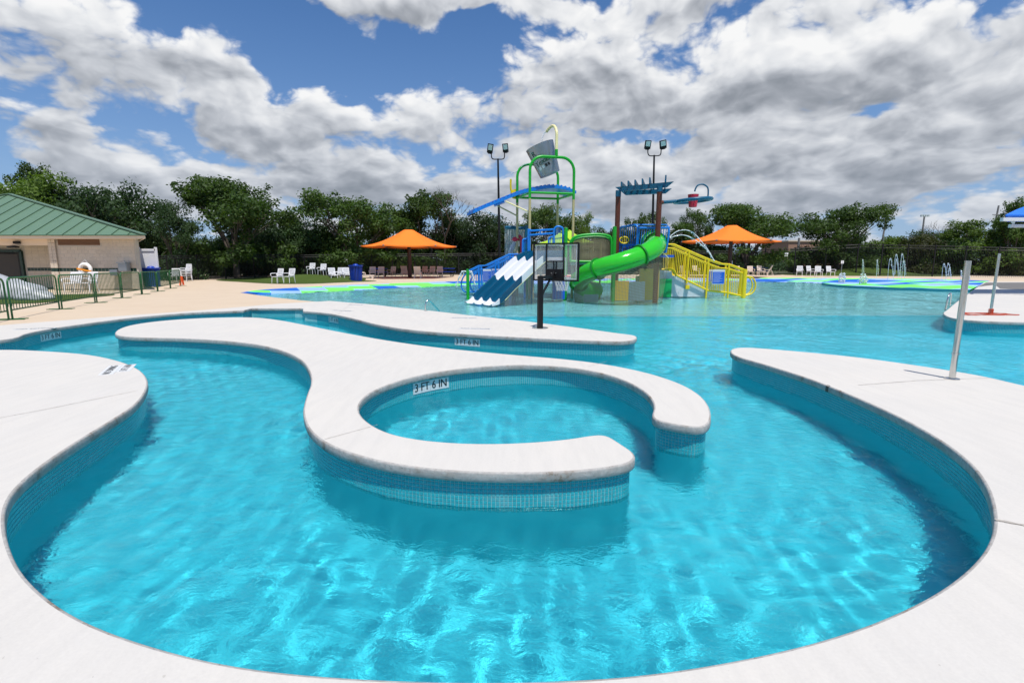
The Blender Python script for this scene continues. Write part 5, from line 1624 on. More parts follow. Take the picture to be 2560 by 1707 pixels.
# ---- fountains on the pad -----------------------------------------------------------------------
JY = 41.0
for i, (bx, by, ty, lean, lb) in enumerate(((2155, 688, 649, 3, 'single thin jet left of the fountain cluster'), (2191, 688, 649, 3, 'single thin jet just left of the fountain cluster'),
        (2219, 693, 646, 9, 'arching jet at the left of the fountain cluster'), (2233, 692, 636, 10, 'tall arching jet second in the fountain cluster'), (2246, 690, 648, -6, 'short crossing jet inside the fountain cluster'),
        (2262, 692, 634, -8, 'tallest jet at the right of the fountain cluster'), (2254, 692, 652, 7, 'low jet leaning right inside the fountain cluster'),
        (2354, 694, 659, 8, 'arching jet left of the small right fountain'), (2364, 694, 658, 9, 'arching jet in the middle of the small right fountain'), (2378, 694, 669, -5, 'short jet at the right of the small right fountain'),
        (2402, 695, 676, 2, 'low jet between the small fountain and the near pole'), (2425, 695, 666, -3, 'thin jet beside the near steel pole'))):
    Y = gp(bx, by + 8, -0.14).y
    jet('fountain_jet', lb, [at(bx, by + 8, Y), at(bx + lean * 0.35, (by + ty * 2) / 3, Y), at(bx + lean * 0.75, ty, Y), at(bx + lean * 1.15, ty + (by - ty) * 0.25, Y), at(bx + lean * 1.5, by - 4, Y)], 0.015, 'fountain jets', 60, i)
for i, (bx, by, lb) in enumerate(((2104, 707, 'left foaming bubbler on the splash pad'), (2156, 710, 'right foaming bubbler on the splash pad'))):
    c0_ = gp(bx, by, -0.14); rr = random.Random(i + 40); mb = MB()
    for k in range(170):
        t = rr.random(); a = rr.uniform(0, 6.28); q_ = 0.10 + 0.14 * math.sin(math.pi * min(1, t * 1.2)) * rr.random() + 0.1 * rr.random()
        c_ = c0_ + Vector((q_ * math.cos(a), q_ * math.sin(a), 0.02 + 0.75 * t * (1 - 0.5 * q_)))
        s = rr.uniform(0.02, 0.055) * (1.2 - 0.5 * t)
        mb.add([c_ + Vector(v) * s for v in ((1, 0, 0), (-1, 0, 0), (0, 1, 0), (0, -1, 0), (0, 0, 1.4), (0, 0, -1.4))],
               [(4, 0, 2), (4, 2, 1), (4, 1, 3), (4, 3, 0), (5, 2, 0), (5, 1, 2), (5, 3, 1), (5, 0, 3)])
    ob = mb.build('bubbler', M_jet, None, smooth=80); tagit(ob, lb, 'water jet', 'foaming bubblers')

# ---- blue shelter at the right edge ------------------------------------------------------------------
sh_ = thing('guard_shelter', 'blue fabric shelter on white beams cut off at the right edge', 'shelter', Vector((25.5, 23.2, 0)))
Y = 23
a, b_ = at(2514, 537, Y), at(2700, 537, Y)
M_bfab = simple('blue_fabric', srgb(20, 110, 215), 0.7, vary=0.05)
rows = []
for t in (0, 0.25, 0.5, 0.75, 1):
    z_ = a.z + 0.75 * (1 - (1 - t) ** 1.6) * 0.9
    x0, x1 = a.x + (b_.x - a.x) * t * 0.5, b_.x - (b_.x - a.x) * t * 0.5
    y0, y1 = Y + 3.4 * t * 0.5, Y + 3.4 - 3.4 * t * 0.5
    rows.append([Vector((x0 + (y0 - Y) * 0.97, y0, z_)), Vector((x1 + (y0 - Y) * 0.97, y0, z_)), Vector((x1 + (y1 - Y) * 0.97, y1, z_)), Vector((x0 + (y1 - Y) * 0.97, y1, z_))])
MB().grid(rows, True).build('canopy', M_bfab, sh_)
MB().grid([rows[0], [p + Vector((0, 0, -0.06)) for p in rows[0]]], True).build('valance', M_bfab, sh_)
for (x0, x1, py, yy) in ((2504, 2720, 549, 22.6), (2524, 2720, 565, 24.5)):
    MB().bar(at(x0, py, yy), at(x1, py, yy), 0.16, 0.15).build('beam', M_wgel, sh_, bevel=0.01)
MB().bar(at(2534, 557, 22.6), at(2530, 553, 24.5), 0.08, 0.10).build('cross_beam', M_wgel, sh_)
for (px, yy) in ((2640, 22.6), (2640, 25.6)):
    p_ = at(px, 560, yy); MB().cyl((p_.x, p_.y, 0), (p_.x, p_.y, a.z), 0.09, 10).build('post', M_wgel, sh_, smooth=50)
# ================================================================== bath house
m, nt, b = new_mat('split_block')
p = nt.pos()
rid = nt.n('ShaderNodeObjectInfo').outputs['Random']
n1 = nt.noise(p, 14, 6, 0.7)
c = nt.mix(rid, (0.62, 0.53, 0.42, 1), (0.68, 0.585, 0.47, 1))
c = nt.mix(0.5, c, nt.ramp(n1, [(0.3, 0.72), (0.7, 1.05)]), 'MULTIPLY')
nt.link(c, b.inputs['Base Color']); b.inputs['Roughness'].default_value = 0.95
nt.link(nt.bump(n1, 0.5, 0.02), b.inputs['Normal'])
M_block = m
M_mortar = simple('mortar', (0.50, 0.45, 0.38), 0.95, vary=0.1)
M_roofg = simple('green_metal_roof', srgb(96, 124, 100), 0.42, vary=0.06, scale=0.8)
M_roofd = simple('green_seam', srgb(70, 98, 76), 0.45, vary=0.06)
M_fascia = simple('cream_fascia', srgb(225, 205, 180), 0.6, vary=0.05)
M_dgt = simple('dark_green_tile', srgb(14, 52, 44), 0.3, vary=0.2, scale=4)
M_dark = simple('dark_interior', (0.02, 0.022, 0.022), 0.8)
M_louv = simple('brown_louvre', srgb(120, 88, 66), 0.6, vary=0.1)
FY = 29.5; BZ = -0.10
E_R = at(350, 718, FY); xr = E_R.x; xl = xr - 13.5
eave = at(350, 594, FY).z
bh_ = thing('bath_house', 'tan block bath house with a green hipped metal roof', 'building', (xr - 6, FY + 4, BZ))
def px_x(px): return at(px, 660, FY).x
cxl, cxr = px_x(128), px_x(156)            # the column between porch and wall
wall_back = MB()
wall_back.box(((cxl + xr) / 2, FY + 0.15, (eave + BZ) / 2), (xr - cxl, 0.24, eave - BZ))
for k in range(2): wall_back.bar((xr - 0.13, FY + 0.27, BZ + (eave - BZ) * (0.25 + 0.5 * k)), (xr - 0.13 - 6.2, FY + 8.1, BZ + (eave - BZ) * (0.25 + 0.5 * k)), 0.24, (eave - BZ) / 2 - 0.001)
wall_back.box(((xl + cxl) / 2, FY + 1.65, (eave + BZ) / 2), (cxl - xl, 0.24, eave - BZ))
wall_back.box(((xl + xr - 6.3) / 2, FY + 8.2, (eave + BZ) / 2), (xr - 6.3 - xl, 0.24, eave - BZ))
wall_back.box((cxl + 0.13, FY + 0.95, (eave + BZ) / 2), (0.24, 1.3, eave - BZ))
wall = wall_back.build('wall', M_mortar, bh_)
bw, bhh = 0.40, 0.20
bme = MB().box((0, 0, 0), (bw - 0.012, 0.06, bhh - 0.012)).mesh('block', 0, 0.006, 1); bme.materials.append(M_block)
hme = MB().box((0, 0, 0), (bw / 2 - 0.012, 0.06, bhh - 0.012)).mesh('block', 0, 0.006, 1); hme.materials.append(M_block)
tme_ = MB().box((0, 0, 0), (bw / 2 - 0.012, 0.05, bhh - 0.012)).mesh('accent_tile', 0, 0.004, 1); tme_.materials.append(M_dgt)
def put(me, name, x, y, z):
    o = bpy.data.objects.new(name, me); C.objects.link(o); o.parent = wall
    o.location = Vector((x, y, z)) - wloc(wall); return o
band_z = at(250, 672, FY).z
rows_n = int((eave - BZ) / bhh)
vx0, vx1, vz0 = px_x(152), px_x(255), at(200, 613, FY).z
nblk = 0
for r_i in range(rows_n):
    z = BZ + bhh * (r_i + 0.5); is_band = abs(z - band_z) < bhh / 2
    x = cxl + (0 if r_i % 2 else bw / 2)
    if is_band:
        xx = cxl + bw / 4
        while xx < xr - 0.05: put(tme_, 'accent_tile', xx, FY + 0.048, z); xx += bw / 2
        continue
    if r_i % 2 == 0: put(hme, 'block', cxl + bw / 4, FY + 0.052, z)
    while x + bw <= xr + 0.01:
        if not (z > vz0 and vx0 < x + bw / 2 < vx1): put(bme, 'block', x + bw / 2, FY + 0.052, z); nblk += 1
        x += bw
    if xr - x > bw * 0.4: put(hme, 'block', x + bw / 4, FY + 0.052, z)
# porch wall with the same courses, set back
pw0, pw1 = at(62, 660, FY + 1.5).x, cxl
for r_i in range(rows_n):
    z = BZ + bhh * (r_i + 0.5); is_band = abs(z - band_z) < bhh / 2
    x = pw1 - 0.02
    while x - (bw / 2 if is_band else bw) > pw0:
        if is_band: put(tme_, 'accent_tile', x - bw / 4, FY + 1.548, z); x -= bw / 2
        else: put(bme, 'block', x - bw / 2, FY + 1.552, z); x -= bw
# pilaster, header, louvre, door, lamp
for r_i in range(rows_n):
    z = BZ + bhh * (r_i + 0.5)
    for k in range(2):
        if abs(z - band_z) < bhh / 2: put(tme_, 'accent_tile', cxl + 0.12 + k * 0.2, FY - 0.06, z); continue
        put(hme, 'block', cxl + 0.12 + k * 0.2, FY - 0.06, z)
MB().box(((xl + cxl) / 2, FY + 0.12, eave - 0.22), (cxl - xl, 0.26, 0.42)).build('header', M_fascia, bh_)
lv = MB().box(((vx0 + vx1) / 2, FY + 0.02, (vz0 + eave) / 2), (vx1 - vx0, 0.03, eave - vz0)).build('louvre', M_louv, bh_)
for k in range(6): MB().box(((vx0 + vx1) / 2, FY - 0.005, vz0 + (eave - vz0) * (k + 0.5) / 6), (vx1 - vx0, 0.04, 0.035), Matrix.Rotation(R(35), 3, 'X')).build('slat', M_louv, lv)
dx0, dx1 = at(-60, 660, FY + 1.5).x, at(58, 660, FY + 1.5).x; dz1 = at(20, 630, FY + 1.5).z
dr = MB().box(((dx0 + dx1) / 2, FY + 1.49, (BZ + dz1) / 2), (dx1 - dx0, 0.08, dz1 - BZ)).build('doorway', M_dark, bh_)  # solid near-black panel; the darkness of the opening is put in its colour
for (x, w2) in ((dx1, 0.14), (dx0, 0.14)): MB().box((x, FY + 1.47, (BZ + dz1) / 2), (w2, 0.16, dz1 - BZ + 0.1)).build('door_frame', M_dgt, dr)
MB().box(((dx0 + dx1) / 2, FY + 1.47, dz1 + 0.06), (dx1 - dx0, 0.16, 0.14)).build('door_frame', M_dgt, dr)
MB().box((dx1 - 0.62, FY + 1.3, 0.95), (0.95, 0.05, 1.9), R(24)).build('door_leaf', simple('grey_door', (0.055, 0.05, 0.045), 0.6), dr)
lp = at(41, 606, FY - 0.1); MB().box((lp.x, FY - 0.08, lp.z), (0.36, 0.12, 0.14)).build('wall_lamp', M_black, bh_, bevel=0.02)
lp = at(41, 617, FY - 0.1); MB().lathe([(0.05, 0.08), (0.27, 0.02), (0.27, -0.04), (0.2, -0.06)], (lp.x, FY - 0.3, lp.z), 18).build('lamp_dish', M_black, bh_, smooth=40)
# roof
ov = 0.55
e1 = Vector((at(361, 593, FY - ov).x, FY - ov, eave + 0.12)); hw = 4.9
ap = at(24, 486, FY - ov + hw); e0 = Vector((2 * ap.x - e1.x, e1.y, e1.z)); b1 = Vector((e1.x - 7.6, e1.y + 2 * hw, e1.z)); b0 = Vector((e0.x, b1.y, e0.z))
rf = MB().add([e0, e1, b1, b0, ap], [(0, 1, 4), (1, 2, 4), (2, 3, 4), (3, 0, 4), (3, 2, 1, 0)]).build('roof', M_roofg, bh_)
n_s = 26
for i in range(1, n_s):
    x = e0.x + (e1.x - e0.x) * i / n_s
    t = 1 - abs(x - ap.x) / (e1.x - ap.x)
    top = Vector((x, e1.y + hw * t, e1.z + (ap.z - e1.z) * t))
    if t > 0.03 and x > -36: MB().bar(Vector((x, e1.y, e1.z + 0.02)), top + Vector((0, 0, 0.02)), 0.03, 0.045).build('roof_seam', M_roofd, rf)
for c_ in (e1, e0, b1): MB().bar(c_ + Vector((0, 0, 0.03)), ap + Vector((0, 0, 0.03)), 0.26, 0.06).build('ridge_cap', M_roofg, rf)
MB().box(((e0.x + e1.x) / 2, e1.y - 0.02, e1.z - 0.02), (e1.x - e0.x + 0.04, 0.06, 0.05)).build('drip_edge', M_roofd, rf)
MB().box(((e0.x + e1.x) / 2, e1.y + 0.04, e1.z - 0.12), (e1.x - e0.x, 0.06, 0.16)).build('fascia', M_fascia, rf)
MB().bar((e1.x - 0.06, e1.y + 0.06, e1.z - 0.12), (b1.x - 0.06, b1.y, b1.z - 0.12), 0.06, 0.16).build('fascia', M_fascia, rf)
MB().box(((e0.x + e1.x) / 2, e1.y + 0.35, e1.z - 0.20), (e1.x - e0.x - 1.2, 0.6, 0.02)).build('soffit', M_fascia, rf)

# things at the wall
M_ring = simple('white_ring', srgb(238, 238, 235), 0.5, vary=0.04); M_orr = simple('orange_rope_band', srgb(240, 150, 20), 0.6)
c = at(213.5, 674, FY - 0.2); lr = thing('life_ring', 'white life ring with an orange band hung on the block wall', 'life ring', c)
MB().tube([c + Vector((0.30 * math.cos(a), 0, 0.30 * math.sin(a))) for a in [2 * math.pi * k / 32 for k in range(32)]], 0.095, 12, closed=True).build('ring', M_ring, lr, smooth=60)
MB().bar(c + Vector((-0.40, -0.10, 0.06)), c + Vector((0.40, -0.10, -0.10)), 0.02, 0.09).build('band', M_orr, lr)
MB().tube([c + Vector((-0.2, 0, 0.34)), c + Vector((0, 0.05, 0.55)), c + Vector((0.2, 0, 0.34))], 0.012, 6).build('hanger', M_wgel, lr)
c = at(311, 668, FY - 0.25); df = thing('drinking_fountain', 'grey metal drinking fountain on the block wall', 'drinking fountain', c)
MB().box(c, (0.46, 0.36, 0.46)).build('cabinet', M_steel, df, bevel=0.03)
MB().box(c + Vector((0, -0.05, 0.25)), (0.50, 0.44, 0.06)).build('basin', M_steel, df, bevel=0.015)
MB().tube([c + Vector((0.1, -0.05, 0.27)), c + Vector((0.1, -0.05, 0.36)), c + Vector((0.05, -0.1, 0.37))], 0.015, 6).build('spout', M_ss, df)
MB().box(c + Vector((-0.55, 0.02, -0.30)), (0.44, 0.34, 0.34)).build('lower_cabinet', M_steel, df, bevel=0.03)
a, b_ = at(346, 624, 34), at(395, 680, 34)
vs_ = thing('vinyl_screen', 'white vinyl privacy screen at the end of the bath house', 'screen', ((a.x + b_.x) / 2, 34, -0.12))
nb_ = 9
for k in range(nb_):
    x = a.x + (b_.x - a.x) * (k + 0.5) / nb_
    MB().box((x, 34, (a.z - 0.12) / 2), ((b_.x - a.x) / nb_ - 0.006, 0.03, a.z + 0.10)).build('board', M_wplast, vs_)
for x in (a.x, b_.x): MB().box((x, 34, a.z / 2), (0.13, 0.13, a.z + 0.3)).build('post', M_wplast, vs_, bevel=0.01)
for z in (a.z, 0.1): MB().box(((a.x + b_.x) / 2, 33.97, z - 0.02), (b_.x - a.x, 0.07, 0.14)).build('rail', M_wplast, vs_)
# slack inflatable on the turf
M_infl = simple('grey_vinyl', (0.42, 0.43, 0.44), 0.45, vary=0.25, scale=3)
def blob(c, s, seed, rz=0.0):
    bm = bmesh.new(); bmesh.ops.create_icosphere(bm, subdivisions=4, radius=1.0)
    from mathutils import noise
    for v in bm.verts:
        n_ = noise.noise(v.co * 1.6 + Vector((seed, 0, 0))) * 0.16 + noise.noise(v.co * 4.5 + Vector((0, seed, 0))) * 0.05
        v.co *= 1 + n_
        v.co.z = max(v.co.z, -0.35)
        x, y = v.co.x * s[0], v.co.y * s[1]
        v.co = Vector((c.x + x * math.cos(rz) - y * math.sin(rz), c.y + x * math.sin(rz) + y * math.cos(rz), c.z + (v.co.z + 0.35) * s[2]))
    me = bpy.data.meshes.new('lobe'); bm.to_mesh(me); bm.free(); me.shade_smooth(); return me
ic = dk(40, 748); inf = thing('slack_inflatable', 'half-deflated grey inflatable lying on the turf behind the barricades', 'inflatable', ic)
for cc, s, sd_ in (((20, 747), (1.5, 0.8, 0.62), 1), ((88, 750), (0.75, 0.45, 0.32), 2), ((-40, 745), (1.4, 0.9, 0.8), 3)):
    q_ = dk(*cc); me = blob(q_ - ic, s, sd_); o = link_mesh('lobe', me, M_infl, inf)
c = dk(455, 713); sg_ = thing('folded_sign', 'small orange folding stand at the end of the barricades', 'folding sign', c)
for s in (-1, 1): MB().box(c + Vector((0, 0.11 * s, 0.30)), (0.13, 0.02, 0.62), Matrix.Rotation(R(11 * s), 3, 'X')).build('panel', simple('orange_plastic%d' % s, srgb(235, 95, 45), 0.5), sg_)

# ================================================================== crowd barricades
bp0, bp1 = dk(27, 799), dk(453, 715)
nbar = 7; stp = (bp1 - bp0) / nbar; Lb = stp.length; dirb = math.atan2(stp.y, stp.x)
BH = 1.08
def barr_proto():
    t = bpy.data.objects.new('crowd_barricade', None); C.objects.link(t)
    Lh = Lb / 2 - 0.10; pts = [(-Lh, 0, 0.02), (-Lh, 0, BH - 0.16)]
    for k in range(1, 7):
        a = math.pi / 2 * k / 6; pts.append((-Lh + 0.16 - 0.16 * math.cos(a), 0, BH - 0.16 + 0.16 * math.sin(a)))
    pts += [(-x, y, z) for (x, y, z) in reversed(pts)]
    MB().tube(pts, 0.024, 8).build('frame', M_barr, t, smooth=50)
    MB().cyl((-Lh, 0, 0.24), (Lh, 0, 0.24), 0.020, 8).build('bottom_rail', M_barr, t, smooth=50)
    mb = MB(); n_ = 19
    for k in range(1, n_): mb.cyl((-Lh + 2 * Lh * k / n_, 0, 0.24), (-Lh + 2 * Lh * k / n_, 0, BH - 0.02), 0.0105, 5)
    o = mb.build('bars', M_barr, t); o['kind'] = 'stuff'
    for s in (-1, 1):
        MB().box((Lh * s, 0, 0.012), (0.06, 0.66, 0.016)).build('foot', M_barr, t)
        MB().tube([(Lh * s, -0.0, 0.42), (Lh * s + 0.07, 0, 0.42), (Lh * s + 0.07, 0, 0.34)], 0.012, 6).build('hook', M_barr, t)
    return t
bpro = barr_proto(); ords = ('nearest the camera, cut by the left edge', 'second from the left edge', 'third from the left edge', 'fourth from the left edge', 'fifth from the left edge', 'sixth from the left edge', 'seventh, next to the last', 'last and farthest in its row')
for i in range(-1, nbar):
    mid = bp0 + stp * (i + 0.5); z = zat(mid.x, mid.y)
    o = bpro if i == -1 else copy_tree(bpro)
    o.location = (mid.x, mid.y, z); o.rotation_euler = (0, math.atan2(-(zat(mid.x + stp.x / 2, mid.y + stp.y / 2) - zat(mid.x - stp.x / 2, mid.y - stp.y / 2)), Lb), dirb)
    tagit(o, 'green steel barricade, ' + ords[i + 1], 'barricade', 'barricades along the deck')

# ================================================================== perimeter fence
M_fence = simple('black_iron', (0.010, 0.010, 0.011), 0.5, vary=0.1)
FEN = [(330, 40, 640), (560, 47, 637), (760, 53, 637), (980, 58, 635), (1200, 60, 633), (1500, 62, 630), (1840, 62, 627), (1990, 60, 620.5), (2147, 58, 610.5), (2340, 53.5, 613.5), (2500, 50, 618), (2760, 46, 622)]
tops = [at(px, py, Y) for px, Y, py in FEN]
fl = ('by the stacked chairs', 'behind the two white chairs', 'behind the low turf mound', 'behind the left orange umbrella', 'behind the blue stair', 'behind the tube slide', 'behind the right orange umbrella',
      'before the far brick building', 'left of the right turf mound', 'behind the fountain cluster', 'behind the near steel pole', 'at the right edge')
for i in range(len(tops) - 1):
    a, b_ = tops[i], tops[i + 1]
    d = Vector((b_.x - a.x, b_.y - a.y, 0)); L_ = d.length
    za, zb_ = -0.2, -0.2
    t = thing('iron_fence', 'black iron picket fence section ' + fl[i], 'fence', ((a.x + b_.x) / 2, (a.y + b_.y) / 2, -0.2), 'perimeter fence')
    def P(s, f): 
        q_ = a.lerp(b_, s); return Vector((q_.x, q_.y, -0.2 + (q_.z + 0.2) * f))
    for f in (0.985, 0.90, 0.08): MB().tube([P(0, f), P(1, f)], 0.028, 4).build('rail', M_fence, t)
    n_ = max(1, round(L_ / 2.6))
    for k in range(n_ + (1 if i == len(tops) - 2 else 0)):
        q0, q1 = P(k / n_, 0), P(k / n_, 1.03); MB().box((q0 + q1) / 2, (0.085, 0.085, q1.z - q0.z)).build('post', M_fence, t)
    mb = MB(); n_ = round(L_ / 0.13)
    for k in range(n_):
        q0, q1 = P((k + 0.5) / n_, 0.03), P((k + 0.5) / n_, 1.0); mb.tube([q0, q1], 0.014, 4, caps=False)
    o = mb.build('pickets', M_fence, t); o['kind'] = 'stuff'
def small_sign(px0, px1, py0, py1, Y, label, post=False):
    a, b_ = at(px0, py0, Y), at(px1, py1, Y)
    t = thing('small_sign', label, 'sign', ((a.x + b_.x) / 2, Y, b_.z if not post else -0.15))
    MB().box(((a.x + b_.x) / 2, Y, (a.z + b_.z) / 2), (b_.x - a.x, 0.03, a.z - b_.z)).build('plate', M_wplast, t)
    MB().box(((a.x + b_.x) / 2, Y - 0.02, (a.z + b_.z) / 2), (0.03, 0.006, (a.z - b_.z) * 0.8)).build('print_line', M_steel, t)
    if post: MB().cyl(((a.x + b_.x) / 2, Y + 0.03, -0.15), ((a.x + b_.x) / 2, Y + 0.03, a.z), 0.03, 8).build('post', M_steel, t)
small_sign(861.5, 868.5, 646.5, 656, 54, 'small white notice on the fence above the blue bin')
small_sign(1962, 1970, 632, 641, 58.5, 'small white notice on the fence right of the right umbrella')
small_sign(2103, 2109, 651.5, 659, 55.5, 'small grey sign on a post in the right turf', True)
small_sign(1825, 1831, 652, 663, 52.5, 'small white notice beside the right umbrella post', True)
# ================================================================== trees and shrubs
def leaf_mat(name, c0, c1, tr=0.32):
    m, nt, b = new_mat(name)
    p = nt.pos()
    rid = nt.n('ShaderNodeObjectInfo').outputs['Random']
    n1 = nt.noise(p, 0.55, 3, 0.6); n2 = nt.noise(p, 3.5, 3, 0.6)
    c = nt.mix(nt.ramp(n1, [(0.35, 0), (0.65, 1)]), (*c0, 1), (*c1, 1))
    c = nt.mix(0.8, c, nt.ramp(n2, [(0.25, 0.55), (0.75, 1.35)]), 'MULTIPLY')
    c = nt.mix(1.0, c, nt.math('MULTIPLY_ADD', rid, 0.5, 0.75), 'MULTIPLY')
    nt.link(c, b.inputs['Base Color']); b.inputs['Roughness'].default_value = 0.6; b.inputs['Specular IOR Level'].default_value = 0.3
    t = nt.n('ShaderNodeBsdfTranslucent'); nt.link(nt.mix(1.0, c, (1.3, 1.5, 0.5, 1), 'MULTIPLY'), t.inputs[0])
    mx = nt.n('ShaderNodeMixShader'); mx.inputs[0].default_value = tr
    nt.link(b.outputs[0], mx.inputs[1]); nt.link(t.outputs[0], mx.inputs[2])
    nt.link(mx.outputs[0], m.node_tree.nodes['Material Output'].inputs['Surface'])
    return m
LEAF = [leaf_mat('oak_leaves', (0.046, 0.092, 0.020), (0.080, 0.135, 0.028)), leaf_mat('dark_leaves', (0.030, 0.064, 0.024), (0.052, 0.094, 0.034)),
        leaf_mat('bright_leaves', (0.075, 0.130, 0.022), (0.115, 0.180, 0.032)), leaf_mat('olive_leaves', (0.055, 0.066, 0.022), (0.080, 0.088, 0.030))]
M_bark = simple('bark', (0.105, 0.085, 0.068), 0.95, vary=0.3, scale=5, bump=0.6)
def leaves(name, clumps, n_total, size, seed, flat=0.0):
    rs = np.random.RandomState(seed)
    vol = np.array([c[3] ** 2 for c in clumps]); cnt = np.maximum(20, (n_total * vol / vol.sum())).astype(int)
    P = []; O = []
    for (x, y, z, r), k in zip(clumps, cnt):
        d = rs.normal(size=(k, 3)); d /= np.linalg.norm(d, axis=1)[:, None]
        rad = r * rs.uniform(0.25, 1.0, (k, 1)) ** 0.45 * (1 + 0.25 * rs.normal(size=(k, 1)).clip(-1, 1.6))
        o_ = d * rad * np.array([1, 1, 0.72])
        P.append(o_ + np.array([x, y, z])); O.append(d)
    P = np.concatenate(P); O = np.concatenate(O); n = len(P)
    nr = O * 0.7 + rs.normal(size=(n, 3)) * 0.7 + np.array([0, 0, 0.5 + flat]); nr /= np.linalg.norm(nr, axis=1)[:, None]
    t = np.cross(nr, rs.normal(size=(n, 3))); t /= np.linalg.norm(t, axis=1)[:, None]; b_ = np.cross(nr, t)
    s = (size * rs.uniform(0.55, 1.25, n))[:, None]
    bend = nr * s * 0.18
    V = np.stack([P - t * s * 0.9, P - b_ * s * 0.5 + bend, P + t * s * 0.9, P + b_ * s * 0.5 + bend], 1).reshape(-1, 3)
    f = np.arange(n * 4, dtype=np.int32)
    me = bpy.data.meshes.new(name)
    me.vertices.add(len(V)); me.vertices.foreach_set('co', V.astype(np.float32).ravel())
    me.loops.add(len(f)); me.loops.foreach_set('vertex_index', f)
    me.polygons.add(n); me.polygons.foreach_set('loop_start', np.arange(0, n * 4, 4, dtype=np.int32))
    me.update(); me.validate()
    return me
def crown_clumps(seed, W, H, base, n, rr, lobes=5, squash=1.0):
    """clump centres spread through an uneven crown: several big limbs' worth of foliage"""
    r_ = random.Random(seed); out = []
    heads = []
    for k in range(lobes):
        a = 2 * math.pi * (k + r_.uniform(-.3, .3)) / lobes
        heads.append((W * 0.30 * math.cos(a) * r_.uniform(0.7, 1.2), W * 0.30 * math.sin(a) * r_.uniform(0.7, 1.2), base + (H - base) * r_.uniform(0.40, 0.72), W * r_.uniform(0.20, 0.28)))
    heads.append((r_.uniform(-.1, .1) * W, r_.uniform(-.1, .1) * W, base + (H - base) * 0.74, W * 0.22))
    for k in range(n):
        hx, hy, hz, hr = heads[k % len(heads)]
        a = r_.uniform(0, 2 * math.pi); e = r_.uniform(-0.5, 1.0); q_ = hr * r_.uniform(0.45, 1.05)
        ce = math.sqrt(max(0, 1 - min(1, e * e)))
        z = hz + q_ * e * squash
        z = min(z, H - rr * 0.5); z = max(z, base)
        out.append((hx + q_ * ce * math.cos(a), hy + q_ * ce * math.sin(a), z, rr * r_.uniform(0.65, 1.25)))
    # foliage hanging low round the skirt and filling the middle
    for k in range(int(n * 0.55)):
        a = r_.uniform(0, 6.28); q_ = W * 0.46 * math.sqrt(r_.uniform(0.08, 1.0)); z = base * 0.75 + (H - base) * r_.uniform(0.0, 0.45) * (1.25 - q_ / (W * 0.5))
        out.append((q_ * math.cos(a), q_ * math.sin(a), z, rr * r_.uniform(0.6, 1.1)))
    # a few sprigs breaking the outline
    for k in range(max(3, n // 6)):
        c_ = r_.choice(out); a = r_.uniform(0, 6.28)
        out.append((c_[0] * 1.12 + rr * 0.6 * math.cos(a), c_[1] * 1.12 + rr * 0.6 * math.sin(a), c_[2] + rr * r_.uniform(0.2, 0.9), rr * 0.42))
    return out, heads
def trunk_mesh(name, heads, clumps, H, base, r0, seed, forks=1):
    r_ = random.Random(seed); mb = MB()
    fk = base * 0.75
    tip = Vector((r_.uniform(-.2, .2), r_.uniform(-.2, .2), fk))
    mb.tube(smooth_path([Vector((0, 0, -0.3)), Vector((0.03, 0, fk * 0.4)), tip], False, 4), [r0 * 1.35, r0 * 1.1, r0 * 1.0, r0 * .95, r0 * .92, r0 * .9, r0 * .88, r0 * .85, r0 * .8], 9)
    for (hx, hy, hz, hr) in heads:
        e = Vector((hx, hy, hz)); mid = tip.lerp(e, 0.5) + Vector((r_.uniform(-.3, .3), r_.uniform(-.3, .3), r_.uniform(0, .4)))
        pts = smooth_path([tip - Vector((0, 0, 0.2)), mid, e], False, 5)
        mb.tube(pts, [r0 * 0.55 * (1 - 0.75 * i / (len(pts) - 1)) for i in range(len(pts))], 7)
        near_ = sorted(clumps, key=lambda c_: (Vector(c_[:3]) - e).length)[:7]
        for c_ in near_:
            q_ = Vector(c_[:3]); s_ = pts[r_.randint(4, len(pts) - 1)]
            mb.tube([s_, s_.lerp(q_, 0.5) + Vector((0, 0, r_.uniform(-.15, .25))), q_], [r0 * 0.16, r0 * 0.10, r0 * 0.04], 5)
    me = mb.mesh(name, smooth=60); me.materials.append(M_bark)
    return me
#        W    H   base  clumps rr  leaves size mat  lobes squash trunk
KINDS = {'oak': (9.5, 9.0, 2.0, 62, 0.95, 19000, 0.165, 0, 6, 1.05, 0.27), 'round': (9.0, 7.6, 0.9, 60, 0.95, 16000, 0.16, 1, 6, 0.95, 0.24),
         'tall': (6.5, 9.4, 1.2, 48, 0.80, 14500, 0.15, 0, 5, 1.4, 0.22), 'juniper': (6.0, 7.2, 0.4, 52, 0.72, 14000, 0.115, 1, 5, 1.35, 0.2),
         'airy': (10.5, 8.2, 1.4, 56, 0.88, 15500, 0.155, 0, 7, 0.9, 0.25), 'bright': (9.0, 8.0, 1.0, 56, 0.9, 14500, 0.16, 2, 6, 1.0, 0.24)}
PRO = {}
for i, (k, (W_, H_, base, n_, rr, nl, ls, mi, lb, sq_, tr0)) in enumerate(KINDS.items()):
    for v_ in range(2):
        cl_, hd = crown_clumps(31 + i * 7 + v_ * 101, W_, H_, base, n_, rr, lb, sq_)
        me = leaves('crown', cl_, nl, ls, 5 + i + 50 * v_); me.materials.append(LEAF[mi])
        zmax = max(c_[2] + c_[3] * 0.7 for c_ in cl_); wid = max(abs(c_[0]) + c_[3] for c_ in cl_) * 2
        PRO[k, v_] = (me, trunk_mesh('trunk', hd, cl_, H_, base, tr0, 9 + i + 13 * v_), wid, zmax)
